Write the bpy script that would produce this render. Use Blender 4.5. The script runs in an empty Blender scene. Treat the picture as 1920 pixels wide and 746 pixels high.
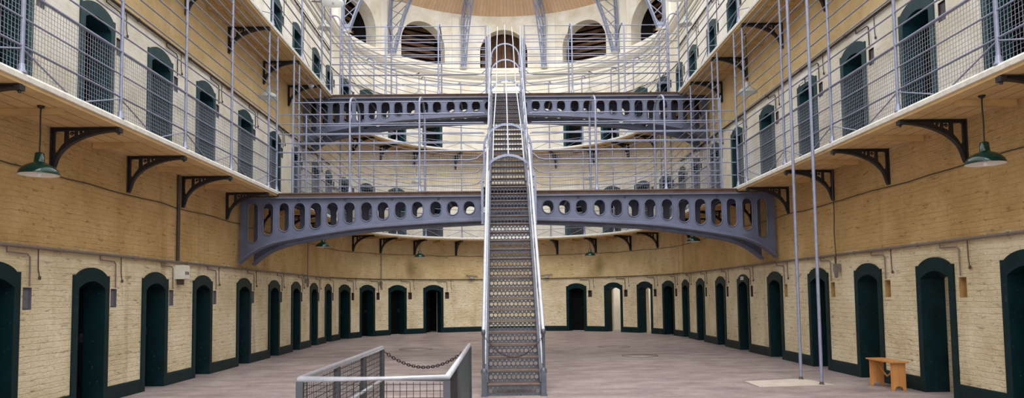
import bpy, math, random
from mathutils import Vector, Matrix
random.seed(7)
C = bpy.context.scene.collection
SC = bpy.context.scene
PI = math.pi

# ------------------------------------------------------------------ site dimensions (metres)
W = 6.71            # half width of the hall
Y0 = -3.0           # near end of the side walls
YC = 27.3           # centre of the round end
GOUT = 1.02         # width of the galleries
ARC = PI * W
L1S = YC - Y0
L1, L2 = 4.29, 8.31      # gallery walking levels
SOF1, SOF2 = 4.17, 8.19  # undersides
S_END = 2 * L1S + ARC

def frame(s):
    """wall point, tangent and inward normal at running length s (left wall, round end, right wall)"""
    if s <= L1S:
        return Vector((-W, Y0 + s, 0)), Vector((0, 1, 0)), Vector((1, 0, 0))
    if s <= L1S + ARC:
        a = -PI / 2 + (s - L1S) / W
        return Vector((W * math.sin(a), YC + W * math.cos(a), 0)), Vector((math.cos(a), -math.sin(a), 0)), Vector((-math.sin(a), -math.cos(a), 0))
    t = s - L1S - ARC
    return Vector((W, YC - t, 0)), Vector((0, -1, 0)), Vector((-1, 0, 0))

def sL(y): return y - Y0
def sR(y): return L1S + ARC + (YC - y)
def sA(deg): return L1S + (math.radians(deg) + PI / 2) * W

def on(s, off, z):
    p, t, n = frame(s)
    q = p + n * off
    return Vector((q.x, q.y, z))

def heading(s):
    p, t, n = frame(s)
    return math.atan2(t.y, t.x)

# ------------------------------------------------------------------ mesh helpers
class MB:
    def __init__(self):
        self.v = []; self.f = []; self.uv = None; self.sm = []
    def add(self, vs, fs, smooth=False):
        b = len(self.v)
        self.v += [tuple(x) for x in vs]
        self.f += [tuple(b + i for i in f) for f in fs]
        self.sm += [smooth] * len(fs)
    def box(self, x0, x1, y0, y1, z0, z1, fn=None):
        vs = [(x, y, z) for x in (x0, x1) for y in (y0, y1) for z in (z0, z1)]
        if fn: vs = [fn(*p) for p in vs]
        self.add(vs, [(0, 1, 3, 2), (4, 6, 7, 5), (0, 4, 5, 1), (2, 3, 7, 6), (0, 2, 6, 4), (1, 5, 7, 3)])
    def tube(self, pts, r, n=6, closed=False, smooth=True, flat=None):
        pts = [Vector(p) for p in pts]
        m = len(pts); rings = []; prev = None
        for i, p in enumerate(pts):
            if closed: d = pts[(i + 1) % m] - pts[i - 1]
            else: d = pts[min(i + 1, m - 1)] - pts[max(i - 1, 0)]
            if d.length < 1e-9: d = Vector((0, 0, 1))
            d.normalize()
            if prev is None:
                a = Vector((0, 0, 1)) if abs(d.z) < .9 else Vector((1, 0, 0))
                u = d.cross(a).normalized()
            else:
                u = (prev - d * prev.dot(d))
                if u.length < 1e-6: u = d.orthogonal()
                u.normalize()
            prev = u
            w = d.cross(u)
            rr = r[i] if isinstance(r, (list, tuple)) else r
            off = PI / n if n == 4 else 0
            rings.append([p + (u * math.cos(2 * PI * k / n + off) + w * math.sin(2 * PI * k / n + off)) * rr for k in range(n)])
        vs = [q for R in rings for q in R]; fs = []
        for i in range(m if closed else m - 1):
            a, b = i * n, ((i + 1) % m) * n
            for k in range(n):
                k2 = (k + 1) % n
                fs.append((a + k, a + k2, b + k2, b + k))
        self.add(vs, fs, smooth and n > 4)
        if not closed:
            self.add(rings[0], [tuple(reversed(range(n)))]); self.add(rings[-1], [tuple(range(n))])
    def lathe(self, prof, n=20, c=(0, 0, 0), smooth=True, caps=True):
        vs = []; fs = []
        for r, z in prof:
            for k in range(n):
                a = 2 * PI * k / n
                vs.append((c[0] + r * math.cos(a), c[1] + r * math.sin(a), c[2] + z))
        for i in range(len(prof) - 1):
            for k in range(n):
                k2 = (k + 1) % n
                fs.append((i * n + k, i * n + k2, (i + 1) * n + k2, (i + 1) * n + k))
        self.add(vs, fs, smooth)
        if caps and prof[0][0] > 1e-4: self.add(vs[:n], [tuple(reversed(range(n)))])
        if caps and prof[-1][0] > 1e-4: self.add(vs[-n:], [tuple(range(n))])
    def slab(self, us, solids, y0, y1, fn=lambda u, y, v: (u, y, v)):
        """pierced plate: us = breakpoints, solids(uL, uR) = [((v0L,v0R),(v1L,v1R)), ...] solid pieces in that column"""
        cols = [(us[i], us[i + 1], solids(us[i], us[i + 1])) for i in range(len(us) - 1)]
        for a, b, S in cols:
            for (p0, p1), (q0, q1) in S:
                if q0 - p0 < 1e-5 and q1 - p1 < 1e-5: continue
                vs = [fn(a, y0, p0), fn(b, y0, p1), fn(b, y0, q1), fn(a, y0, q0), fn(a, y1, p0), fn(b, y1, p1), fn(b, y1, q1), fn(a, y1, q0)]
                self.add(vs, [(0, 1, 2, 3), (7, 6, 5, 4), (0, 4, 5, 1), (3, 2, 6, 7)])
        def iv(S, k): return [(p[k], q[k]) for p, q in S]
        for i in range(len(cols) + 1):
            u = us[i]
            A = iv(cols[i - 1][2], 1) if i > 0 else []
            B = iv(cols[i][2], 0) if i < len(cols) else []
            ev = sorted({x for t in A + B for x in t})
            for a, b in zip(ev, ev[1:]):
                if b - a < 1e-4: continue
                m = (a + b) / 2
                ia = any(x < m < y for x, y in A); ib = any(x < m < y for x, y in B)
                if ia != ib:
                    vs = [fn(u, y0, a), fn(u, y1, a), fn(u, y1, b), fn(u, y0, b)]
                    self.add(vs, [(0, 1, 2, 3) if ia else (3, 2, 1, 0)])
    def build(self, name, mat, parent=None, uvf=None):
        me = bpy.data.meshes.new(name)
        me.from_pydata(self.v, [], self.f)
        me.materials.append(mat)
        me.polygons.foreach_set('use_smooth', self.sm)
        if uvf:
            uv = me.uv_layers.new(name='UVMap')
            co = [uvf(Vector(p)) for p in self.v]
            for lp in me.loops: uv.data[lp.index].uv = co[lp.vertex_index]
        me.update()
        o = bpy.data.objects.new(name, me); C.objects.link(o)
        if parent: o.parent = parent
        return o

def minus(v0, v1, holes):
    """solid pieces of a column between v0 and v1 (pairs) with holes [((aL,aR),(bL,bR))] removed"""
    out = []; cur = v0
    for a, b in sorted(holes, key=lambda h: h[0][0] + h[0][1]):
        out.append((cur, a)); cur = b
    out.append((cur, v1))
    return out

def tag(o, label=None, cat=None, group=None, kind=None):
    if label: o['label'] = label
    if cat: o['category'] = cat
    if group: o['group'] = group
    if kind: o['kind'] = kind
    return o

def empty(name, loc=(0, 0, 0), rz=0, label=None, cat=None, group=None, kind=None):
    o = bpy.data.objects.new(name, None); C.objects.link(o)
    o.empty_display_size = .1
    o.location = loc; o.rotation_euler = (0, 0, rz)
    return tag(o, label, cat, group, kind)

def kids(o): return [c for c in C.objects if c.parent == o]
KIDS = {}
def copy_tree(o, loc, rz, label=None, group=None):
    if o.name not in KIDS: KIDS[o.name] = [(c, kids(c)) for c in kids(o)]
    r = o.copy(); C.objects.link(r); r.location = loc; r.rotation_euler = (0, 0, rz)
    if label: r['label'] = label
    if group: r['group'] = group
    for c, g in KIDS[o.name]:
        d = c.copy(); C.objects.link(d); d.parent = r
        for k in g:
            e = k.copy(); C.objects.link(e); e.parent = d
    return r

ORD = ['first', 'second', 'third', 'fourth', 'fifth', 'sixth', 'seventh', 'eighth', 'ninth', 'tenth', 'eleventh', 'twelfth']

# ------------------------------------------------------------------ materials
def lin(h):
    c = [int(h[i:i + 2], 16) / 255 for i in (0, 2, 4)]
    return tuple(x / 12.92 if x <= .04045 else ((x + .055) / 1.055) ** 2.4 for x in c) + (1,)

def new_mat(name):
    m = bpy.data.materials.new(name); m.use_nodes = True
    nt = m.node_tree; b = nt.nodes['Principled BSDF']
    return m, nt, b
def N(nt, t, **kw):
    n = nt.nodes.new(t)
    for k, v in kw.items():
        if k in n.inputs: n.inputs[k].default_value = v
        else: setattr(n, k, v)
    return n

def paint(name, col, rough=.5, metal=0., var=.18, scale=6., bump=.0, dark=None, chips=0., chipcol='30343a', spec=.5):
    """painted or bare surface with gentle mottling, optional worn chips"""
    m, nt, b = new_mat(name)
    b.inputs['Roughness'].default_value = rough; b.inputs['Metallic'].default_value = metal
    b.inputs['Specular IOR Level'].default_value = spec
    tc = N(nt, 'ShaderNodeTexCoord')
    nz = N(nt, 'ShaderNodeTexNoise', Scale=scale, Detail=6., Roughness=.6)
    nt.links.new(tc.outputs['Object'], nz.inputs['Vector'])
    mx = N(nt, 'ShaderNodeMix', data_type='RGBA')
    c = lin(col)
    d = lin(dark) if dark else tuple(x * (1 - 2 * var) for x in c[:3]) + (1,)
    mx.inputs[6].default_value = d; mx.inputs[7].default_value = c
    rp = N(nt, 'ShaderNodeMapRange'); rp.inputs[1].default_value = .3; rp.inputs[2].default_value = .6
    nt.links.new(nz.outputs[0], rp.inputs[0]); nt.links.new(rp.outputs[0], mx.inputs[0])
    out = mx.outputs[2]
    if chips:
        n2 = N(nt, 'ShaderNodeTexNoise', Scale=scale * 5, Detail=5., Roughness=.7)
        nt.links.new(tc.outputs['Object'], n2.inputs['Vector'])
        r2 = N(nt, 'ShaderNodeMapRange'); r2.inputs[1].default_value = .68 - chips; r2.inputs[2].default_value = .72 - chips
        nt.links.new(n2.outputs[0], r2.inputs[0])
        m2 = N(nt, 'ShaderNodeMix', data_type='RGBA'); m2.inputs[7].default_value = lin(chipcol)
        nt.links.new(r2.outputs[0], m2.inputs[0]); nt.links.new(out, m2.inputs[6]); out = m2.outputs[2]
    nt.links.new(out, b.inputs['Base Color'])
    if bump:
        bp = N(nt, 'ShaderNodeBump', Strength=bump, Distance=.01)
        n3 = N(nt, 'ShaderNodeTexNoise', Scale=scale * 4, Detail=4.)
        nt.links.new(tc.outputs['Object'], n3.inputs['Vector'])
        nt.links.new(n3.outputs[0], bp.inputs['Height']); nt.links.new(bp.outputs[0], b.inputs['Normal'])
    return m

def wall_mat(name, stops, stops2, stains=()):
    """lumpy limewashed brick; the paint changes colour in horizontal bands (stops = height, colour)"""
    m, nt, b = new_mat(name); L = nt.links.new
    b.inputs['Roughness'].default_value = .8; b.inputs['Specular IOR Level'].default_value = .2
    tc = N(nt, 'ShaderNodeTexCoord')
    sp = N(nt, 'ShaderNodeSeparateXYZ'); L(tc.outputs['Object'], sp.inputs[0])
    jn = N(nt, 'ShaderNodeTexNoise', Scale=1.3, Detail=5., Roughness=.6); L(tc.outputs['Object'], jn.inputs['Vector'])
    j = N(nt, 'ShaderNodeMath', operation='MULTIPLY_ADD'); L(jn.outputs[0], j.inputs[0]); j.inputs[1].default_value = .34; L(sp.outputs[2], j.inputs[2])
    j2 = N(nt, 'ShaderNodeMath', operation='ADD'); L(j.outputs[0], j2.inputs[0]); j2.inputs[1].default_value = -.17
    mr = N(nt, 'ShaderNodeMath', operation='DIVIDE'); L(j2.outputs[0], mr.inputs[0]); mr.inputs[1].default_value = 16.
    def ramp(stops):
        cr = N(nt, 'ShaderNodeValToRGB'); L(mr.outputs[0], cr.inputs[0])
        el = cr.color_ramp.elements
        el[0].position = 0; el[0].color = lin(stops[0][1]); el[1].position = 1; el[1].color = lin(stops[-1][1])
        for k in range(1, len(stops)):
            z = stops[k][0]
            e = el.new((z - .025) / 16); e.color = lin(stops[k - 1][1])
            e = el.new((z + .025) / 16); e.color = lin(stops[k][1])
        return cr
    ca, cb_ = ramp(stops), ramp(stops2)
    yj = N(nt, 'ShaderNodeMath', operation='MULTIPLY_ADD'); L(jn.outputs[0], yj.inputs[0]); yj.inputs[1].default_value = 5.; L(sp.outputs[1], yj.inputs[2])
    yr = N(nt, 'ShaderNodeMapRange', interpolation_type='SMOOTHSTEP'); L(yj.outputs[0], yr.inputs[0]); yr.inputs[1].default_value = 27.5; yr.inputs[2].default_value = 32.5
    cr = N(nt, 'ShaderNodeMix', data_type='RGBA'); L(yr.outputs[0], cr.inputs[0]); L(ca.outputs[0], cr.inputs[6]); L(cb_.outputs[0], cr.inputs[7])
    zf = N(nt, 'ShaderNodeMapRange'); L(sp.outputs[2], zf.inputs[0]); zf.inputs[1].default_value = 4.1; zf.inputs[2].default_value = 4.4; zf.inputs[3].default_value = 1.; zf.inputs[4].default_value = .35
    zg = N(nt, 'ShaderNodeMapRange'); L(sp.outputs[2], zg.inputs[0]); zg.inputs[1].default_value = 8.; zg.inputs[2].default_value = 11.6; zg.inputs[3].default_value = 1.; zg.inputs[4].default_value = .15
    zz = N(nt, 'ShaderNodeMath', operation='MULTIPLY'); L(zf.outputs[0], zz.inputs[0]); L(zg.outputs[0], zz.inputs[1])
    def fade(sock):
        q = N(nt, 'ShaderNodeMath', operation='MULTIPLY'); L(sock, q.inputs[0]); L(zz.outputs[0], q.inputs[1]); return q.outputs[0]
    # blotchy limewash
    n1 = N(nt, 'ShaderNodeTexNoise', Scale=1.1, Detail=8., Roughness=.65); L(tc.outputs['Object'], n1.inputs['Vector'])
    r1 = N(nt, 'ShaderNodeMapRange'); r1.inputs[1].default_value = .32; r1.inputs[2].default_value = .66; r1.inputs[3].default_value = .80; r1.inputs[4].default_value = 1.08
    L(n1.outputs[0], r1.inputs[0])
    vm = N(nt, 'ShaderNodeMix', data_type='RGBA', blend_type='MULTIPLY'); vm.inputs[0].default_value = 1.
    L(cr.outputs[2], vm.inputs[6])
    cb = N(nt, 'ShaderNodeCombineColor'); 
    pw = N(nt, 'ShaderNodeMath', operation='POWER'); L(r1.outputs[0], pw.inputs[0]); pw.inputs[1].default_value = 1.9
    pg = N(nt, 'ShaderNodeMath', operation='POWER'); L(r1.outputs[0], pg.inputs[0]); pg.inputs[1].default_value = 1.25
    L(r1.outputs[0], cb.inputs[0]); L(pg.outputs[0], cb.inputs[1]); L(pw.outputs[0], cb.inputs[2])
    L(cb.outputs[0], vm.inputs[7])
    # vertical rusty runs
    mp = N(nt, 'ShaderNodeMapping'); mp.inputs['Scale'].default_value = (1.6, 1.6, .16); L(tc.outputs['Object'], mp.inputs[0])
    n4 = N(nt, 'ShaderNodeTexNoise', Scale=1.0, Detail=4., Roughness=.55); L(mp.outputs[0], n4.inputs['Vector'])
    r4 = N(nt, 'ShaderNodeMapRange'); r4.inputs[1].default_value = .60; r4.inputs[2].default_value = .78; r4.inputs[4].default_value = .55; L(n4.outputs[0], r4.inputs[0])
    m4 = N(nt, 'ShaderNodeMix', data_type='RGBA'); L(fade(r4.outputs[0]), m4.inputs[0]); L(vm.outputs[2], m4.inputs[6]); m4.inputs[7].default_value = lin('8a5f30')
    # short dark chips lying along the courses
    uvn = N(nt, 'ShaderNodeUVMap')
    m5 = N(nt, 'ShaderNodeMapping'); m5.inputs['Scale'].default_value = (3.2, 13., 1.); L(uvn.outputs[0], m5.inputs[0])
    n5 = N(nt, 'ShaderNodeTexNoise', Scale=1.0, Detail=6., Roughness=.7); L(m5.outputs[0], n5.inputs['Vector'])
    r5 = N(nt, 'ShaderNodeMapRange'); r5.inputs[1].default_value = .575; r5.inputs[2].default_value = .66; r5.inputs[4].default_value = .55; L(n5.outputs[0], r5.inputs[0])
    mm = N(nt, 'ShaderNodeMix', data_type='RGBA'); L(fade(r5.outputs[0]), mm.inputs[0]); L(m4.outputs[2], mm.inputs[6]); mm.inputs[7].default_value = lin('5e4226')
    col = mm.outputs[2]
    for cx, cy, cz in stains:
        sb = N(nt, 'ShaderNodeVectorMath', operation='SUBTRACT'); L(tc.outputs['Object'], sb.inputs[0]); sb.inputs[1].default_value = (cx, cy, cz)
        sc = N(nt, 'ShaderNodeVectorMath', operation='MULTIPLY'); L(sb.outputs[0], sc.inputs[0]); sc.inputs[1].default_value = (3.2, 3.2, 2.0)
        ln = N(nt, 'ShaderNodeVectorMath', operation='LENGTH'); L(sc.outputs[0], ln.inputs[0])
        ra = N(nt, 'ShaderNodeMapRange'); ra.inputs[1].default_value = 1.1; ra.inputs[2].default_value = .2; ra.inputs[4].default_value = .6; L(ln.outputs[1], ra.inputs[0])
        ms = N(nt, 'ShaderNodeMix', data_type='RGBA'); L(ra.outputs[0], ms.inputs[0]); L(col, ms.inputs[6]); ms.inputs[7].default_value = lin('7d5f34'); col = ms.outputs[2]
    L(col, b.inputs['Base Color'])
    # brick relief, wobbled
    wn = N(nt, 'ShaderNodeTexNoise', Scale=3.5, Detail=3.); L(uvn.outputs[0], wn.inputs['Vector'])
    wv = N(nt, 'ShaderNodeVectorMath', operation='MULTIPLY_ADD'); L(wn.outputs[1], wv.inputs[0]); wv.inputs[1].default_value = (.09, .045, 0); L(uvn.outputs[0], wv.inputs[2])
    br = N(nt, 'ShaderNodeTexBrick'); L(wv.outputs[0], br.inputs['Vector'])
    br.inputs['Scale'].default_value = 1.; br.inputs['Mortar Size'].default_value = .009; br.inputs['Mortar Smooth'].default_value = .7
    br.inputs['Brick Width'].default_value = .34; br.inputs['Row Height'].default_value = .083
    br.inputs['Color1'].default_value = (1, 1, 1, 1); br.inputs['Color2'].default_value = (.6, .6, .6, 1); br.inputs['Mortar'].default_value = (0, 0, 0, 1)
    n6 = N(nt, 'ShaderNodeTexNoise', Scale=11., Detail=7., Roughness=.7); L(uvn.outputs[0], n6.inputs['Vector'])
    ad = N(nt, 'ShaderNodeMath', operation='MULTIPLY_ADD'); L(n6.outputs[0], ad.inputs[0]); ad.inputs[1].default_value = 3.0; bw = N(nt, 'ShaderNodeMath', operation='MULTIPLY'); L(br.outputs[0], bw.inputs[0]); bw.inputs[1].default_value = .7; L(bw.outputs[0], ad.inputs[2])
    nv = N(nt, 'ShaderNodeValue'); nv.outputs[0].default_value = .9
    a2 = N(nt, 'ShaderNodeMath', operation='MULTIPLY_ADD'); L(n5.outputs[0], a2.inputs[0]); a2.inputs[1].default_value = -1.4; L(ad.outputs[0], a2.inputs[2])
    bp = N(nt, 'ShaderNodeBump', Strength=.9, Distance=.024); L(fade(nv.outputs[0]), bp.inputs['Strength']); L(a2.outputs[0], bp.inputs['Height']); L(bp.outputs[0], b.inputs['Normal'])
    return m

def plank_mat(name, c1, c2, joint, width, length, rough=.6, axis_uv=True, jw=.006, var=.12):
    """boards: UV u runs along the boards, v across them"""
    m, nt, b = new_mat(name); L = nt.links.new
    b.inputs['Roughness'].default_value = rough; b.inputs['Specular IOR Level'].default_value = .3
    uvn = N(nt, 'ShaderNodeUVMap')
    br = N(nt, 'ShaderNodeTexBrick'); L(uvn.outputs[0], br.inputs['Vector'])
    br.inputs['Scale'].default_value = 1.; br.inputs['Mortar Size'].default_value = jw; br.inputs['Brick Width'].default_value = length; br.inputs['Row Height'].default_value = width
    br.inputs['Mortar Smooth'].default_value = .3
    br.inputs['Color1'].default_value = lin(c1); br.inputs['Color2'].default_value = lin(c2); br.inputs['Mortar'].default_value = lin(joint)
    nz = N(nt, 'ShaderNodeTexNoise', Scale=2.5, Detail=6., Roughness=.6); L(uvn.outputs[0], nz.inputs['Vector'])
    r = N(nt, 'ShaderNodeMapRange'); r.inputs[1].default_value = .3; r.inputs[2].default_value = .7; r.inputs[3].default_value = 1 - 2 * var; r.inputs[4].default_value = 1.05; L(nz.outputs[0], r.inputs[0])
    vm = N(nt, 'ShaderNodeVectorMath', operation='SCALE'); L(br.outputs[0], vm.inputs[0]); L(r.outputs[0], vm.inputs[3])
    L(vm.outputs[0], b.inputs['Base Color'])
    bp = N(nt, 'ShaderNodeBump', Strength=.4, Distance=.01); bp.invert = True; L(br.outputs[1], bp.inputs['Height']); L(bp.outputs[0], b.inputs['Normal'])
    return m

def floor_mat():
    m, nt, b = new_mat('stone_flags'); L = nt.links.new
    tc = N(nt, 'ShaderNodeTexCoord')
    br = N(nt, 'ShaderNodeTexBrick'); L(tc.outputs['Object'], br.inputs['Vector'])
    br.inputs['Scale'].default_value = 1.; br.inputs['Brick Width'].default_value = 1.5; br.inputs['Row Height'].default_value = .75; br.inputs['Mortar Size'].default_value = .008; br.inputs['Mortar Smooth'].default_value = .5
    br.inputs['Color1'].default_value = lin('a19290'); br.inputs['Color2'].default_value = lin('958786'); br.inputs['Mortar'].default_value = lin('8a7c76')
    mp = N(nt, 'ShaderNodeMapping'); mp.inputs['Scale'].default_value = (.75, 1.35, 1.); L(tc.outputs['Object'], mp.inputs[0])
    nz = N(nt, 'ShaderNodeTexNoise', Scale=1.5, Detail=9., Roughness=.68); L(mp.outputs[0], nz.inputs['Vector'])
    rp = N(nt, 'ShaderNodeValToRGB'); L(nz.outputs[0], rp.inputs[0])
    e = rp.color_ramp.elements; e[0].position = .32; e[0].color = lin('6c5d5e'); e[1].position = .68; e[1].color = lin('bbadaa')
    k = e.new(.5); k.color = lin('9a8b8a')
    mx = N(nt, 'ShaderNodeMix', data_type='RGBA'); mx.inputs[0].default_value = .68; L(br.outputs[0], mx.inputs[6]); L(rp.outputs[0], mx.inputs[7])
    n2 = N(nt, 'ShaderNodeTexNoise', Scale=14., Detail=8., Roughness=.7); L(tc.outputs['Object'], n2.inputs['Vector'])
    r2 = N(nt, 'ShaderNodeMapRange'); r2.inputs[1].default_value = .3; r2.inputs[2].default_value = .7; r2.inputs[3].default_value = .78; r2.inputs[4].default_value = 1.06; L(n2.outputs[0], r2.inputs[0])
    vm = N(nt, 'ShaderNodeVectorMath', operation='SCALE'); L(mx.outputs[2], vm.inputs[0]); L(r2.outputs[0], vm.inputs[3])
    L(vm.outputs[0], b.inputs['Base Color'])
    rr = N(nt, 'ShaderNodeMapRange'); rr.inputs[3].default_value = .62; rr.inputs[4].default_value = .38; L(nz.outputs[0], rr.inputs[0]); L(rr.outputs[0], b.inputs['Roughness'])
    b.inputs['Specular IOR Level'].default_value = .35
    bp = N(nt, 'ShaderNodeBump', Strength=.25, Distance=.01); L(n2.outputs[0], bp.inputs['Height']); L(bp.outputs[0], b.inputs['Normal'])
    return m

CREAM, CREAM1, OCHRE, OCHA = 'f3e3c2', 'f9f4e9', 'd9b680', 'f0d8a8'
M = dict(
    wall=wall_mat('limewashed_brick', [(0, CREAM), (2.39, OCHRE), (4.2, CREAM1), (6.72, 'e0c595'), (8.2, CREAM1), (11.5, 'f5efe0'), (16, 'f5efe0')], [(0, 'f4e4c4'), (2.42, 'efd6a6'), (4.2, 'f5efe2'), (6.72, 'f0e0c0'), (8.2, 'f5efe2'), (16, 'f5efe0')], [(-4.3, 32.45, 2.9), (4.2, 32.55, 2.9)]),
    floor=floor_mat(),
    soffit=plank_mat('ochre_painted_boards', 'dcbd8a', 'd5b580', '6e5432', .25, 60., .7, jw=.008),
    deck=paint('worn_deck_boards', '5c463a', .8, var=.25, scale=4, bump=.3),
    ochre=paint('ochre_paint', 'cdaa72', .7, var=.15, scale=3, bump=.2),
    white=paint('chipped_white_paint', 'e9e6de', .6, var=.1, scale=8, chips=.06, chipcol='8a7a66'),
    plaster=paint('cream_plaster', 'f6f0e2', .8, var=.06, scale=2, bump=.15, spec=.2),
    shade=paint('buff_plaster', 'd8c9a4', .8, var=.08, scale=2, spec=.2),
    rail=paint('blue_grey_rail_paint', '8d92aa', .36, .2, var=.12, scale=9, chips=.03, chipcol='4c4a50'),
    wire=paint('galvanised_wire', '9a9dab', .4, .3, var=.1),
    girder=paint('grey_girder_paint', '60667f', .42, .1, var=.14, scale=2.5, bump=.1, chips=.02, chipcol='55505a'),
    girder2=paint('pale_grey_rib_paint', '9aa3bd', .45, .1, var=.12, scale=2.5),
    stair=paint('grey_stair_paint', '565965', .42, .2, var=.16, scale=5, chips=.05, chipcol='3a3a40'),
    hand=paint('pale_handrail_paint', 'bfc2ce', .3, .15, var=.12, scale=9, chips=.04, chipcol='77747a'),
    tread=paint('worn_brown_tread', '6a544a', .5, var=.28, scale=9, dark='46393a', bump=.2),
    iron=paint('black_bracket_iron', '221f21', .5, .1, var=.2, scale=8),
    green=paint('daylit_teal_paint', '18434c', .45, var=.22, scale=5, chips=.0, bump=.15),  # paler copy of the frame green, daylight on the upper doors put into it
    greenw=paint('scuffed_dark_green_paint', '06252a', .5, var=.22, scale=4, chips=.012, chipcol='5f726e', bump=.15, spec=.22),
    leaf=paint('dark_door_paint', '030607', .6, var=.2, scale=4, spec=.15),
    enamel=paint('green_enamel', '062f28', .12, var=.1, scale=3),
    enamelw=paint('white_enamel', 'f0f0ee', .35, var=.04),
    enamelg=paint('grey_enamel', 'a9aba6', .3, var=.08),
    cord=paint('black_cord', '1c1a1a', .7),
    pipe=paint('grey_brown_conduit', '7d706a', .55, .1, var=.15, scale=6),
    pipeb=paint('dark_conduit', '4a3f3a', .6, .1, var=.15, scale=6),
    plate=paint('grey_niche_plate', '62606a', .6, var=.12, scale=9),
    plateb=paint('buff_niche_lining', 'b08d58', .8, var=.15, scale=9),
    plated=paint('dark_niche_lining', '47393a', .7, var=.15, scale=9),
    box=paint('off_white_box', 'd9d7cc', .5, var=.06),
    boxg=paint('pale_grey_box', 'a4a4a6', .5, var=.08),
    mark=paint('black_mark', '22201f', .6),
    pine=plank_mat('orange_pine', 'cc8f55', 'c4864c', 'a06a38', .10, 3., .45, var=.10, jw=.002),
    ceil=plank_mat('pinkish_ceiling_boards', 'e8c6a4', 'e2bd9a', 'b48a6c', .17, 40., .6, jw=.007, var=.06),
    void=paint('brown_window_boards', '7a5842', .8, var=.3, scale=3),
    slat=paint('dark_brown_slats', '33241c', .8, var=.2),
    dark=paint('dark_interior', '1d1714', .9),  # near black, shade of unlit interiors put into the colour
    chain=paint('rusty_chain', '3a2c2c', .6, .4, var=.25, scale=30),
    dpost=paint('dark_grey_post', '45474e', .5, .1, var=.15),
    opal=None,
    panel=paint('slate_green_panel', '43565c', .5, var=.12, scale=5, bump=.1),
    slabm=paint('pale_stone', 'c4b8ac', .7, var=.1, scale=3, bump=.2),
    manhole=paint('manhole_iron', '6b615d', .55, .2, var=.15, scale=10),
    galv=paint('galvanised_steel', 'b9bcc6', .35, .4, var=.12, scale=12),
)

def opal():
    m, nt, b = new_mat('opal_white'); t = N(nt, 'ShaderNodeBsdfTranslucent'); t.inputs[0].default_value = (.9, .9, .88, 1)
    b.inputs['Base Color'].default_value = (.85, .85, .83, 1); b.inputs['Roughness'].default_value = .3
    x = N(nt, 'ShaderNodeMixShader'); x.inputs[0].default_value = .5
    nt.links.new(b.outputs[0], x.inputs[1]); nt.links.new(t.outputs[0], x.inputs[2]); nt.links.new(x.outputs[0], nt.nodes['Material Output'].inputs[0])
    return m
M['opal'] = opal()

# ------------------------------------------------------------------ door, niche and window positions
GY = [9.4, 11.45, 13.57, 15.73, 18.25, 20.67, 22.85, 25.2, 27.25]
UY = [9.5, 11.62, 13.78, 15.92, 18.4, 20.82, 22.98, 25.35, 27.28]
AA = [-75.2, -61.0, -45.8, -29.9, 28.4, 44.7, 60.3, 74.8]
DOORS = []      # (s, base z, level, side, index)
for lev, z0, ys in ((0, 0., GY), (1, L1, UY), (2, L2, UY)):
    for i, y in enumerate(ys):
        if lev == 2 and y < 20: continue
        DOORS.append((sL(y + (.17 if lev == 0 and 0 < i < 7 else 0)), z0, lev, 'left', i)); DOORS.append((sR(y), z0, lev, 'right', i))
    for i, a in enumerate(AA):
        DOORS.append((sA(a), z0, lev, 'end', i))
DHW, DHT = .40, 2.0
NICHES = []     # (s, z)
for s, z0, lev, side, i in DOORS:
    ns = s + .68
    if side == 'left' and i == 8 and lev == 0: ns = s + .66
    NICHES.append((ns, z0 + 1.69, lev, side, i))
WINS = [(-65.8, 1), (-34, 2), (0, 3), (34, 4), (65.8, 5)]
WHW, WB, WSP, WTOP = 1.13, 12.47, 13.22, 14.35
RIBS = [-78, -49.5, -16.9, 16.9, 49.5, 78]

# ------------------------------------------------------------------ walls
def wall_map(u, y, v):
    p, t, n = frame(u)
    q = p - n * y
    return (q.x, q.y, v)

def build_wall(name, s0, s1, top, mat, thick):
    holes = []
    for s, z0, lev, side, i in DOORS: holes.append((s - DHW, s + DHW, lambda u, a=z0: a, lambda u, b=z0 + DHT: b))
    for s, z, lev, side, i in NICHES: holes.append((s - .095, s + .095, lambda u, a=z - .155: a, lambda u, b=z + .155: b))
    if name == 'wall_back':
        for a, k in WINS:
            c = sA(a)
            holes.append((c - WHW, c + WHW, lambda u: WB, lambda u, c=c: WSP + (WTOP - WSP) * math.sqrt(max(0, 1 - ((u - c) / WHW) ** 2))))
    us = {s0, s1}
    for a, b, f, g in holes:
        if a > s0 and b < s1: us |= {a, b}
        if b - a > 2:
            for k in range(1, 28): us.add(a + (b - a) * (.5 - .5 * math.cos(PI * k / 28)))
    if name == 'wall_back':
        n = 72
        for k in range(n): us.add(s0 + (s1 - s0) * k / n)
    us = sorted(us)
    us = [u for i, u in enumerate(us) if i == 0 or u - us[i - 1] > 1e-5]
    def solids(a, b):
        m = (a + b) / 2
        hs = [((f(a), f(b)), (g(a), g(b))) for p, q, f, g in holes if p < m < q and p > s0 - 1e-6 and q < s1 + 1e-6]
        return minus((0, 0), (top, top), hs)
    mb = MB(); mb.slab(us, solids, 0, thick, wall_map)
    def uvf(p):
        if p.y > YC: s = L1S + (math.atan2(p.x, p.y - YC) + PI / 2) * W
        elif p.x < 0: s = p.y - Y0
        else: s = L1S + ARC + YC - p.y
        dist = max(0, abs(p.x) - W) if p.y <= YC else max(0, math.hypot(p.x, p.y - YC) - W)
        return (s + dist, p.z)
    o = mb.build(name, mat, uvf=uvf)
    return tag(o, {'wall_left': 'long painted brick wall on the left with cell doors on every storey',
                   'wall_right': 'long painted brick wall on the right with cell doors on every storey',
                   'wall_back': 'curved cream brick end wall behind the iron staircase'}[name], 'wall', kind='structure')
build_wall('wall_left', 0, L1S - .8, 15.0, M['wall'], .6)
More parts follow.
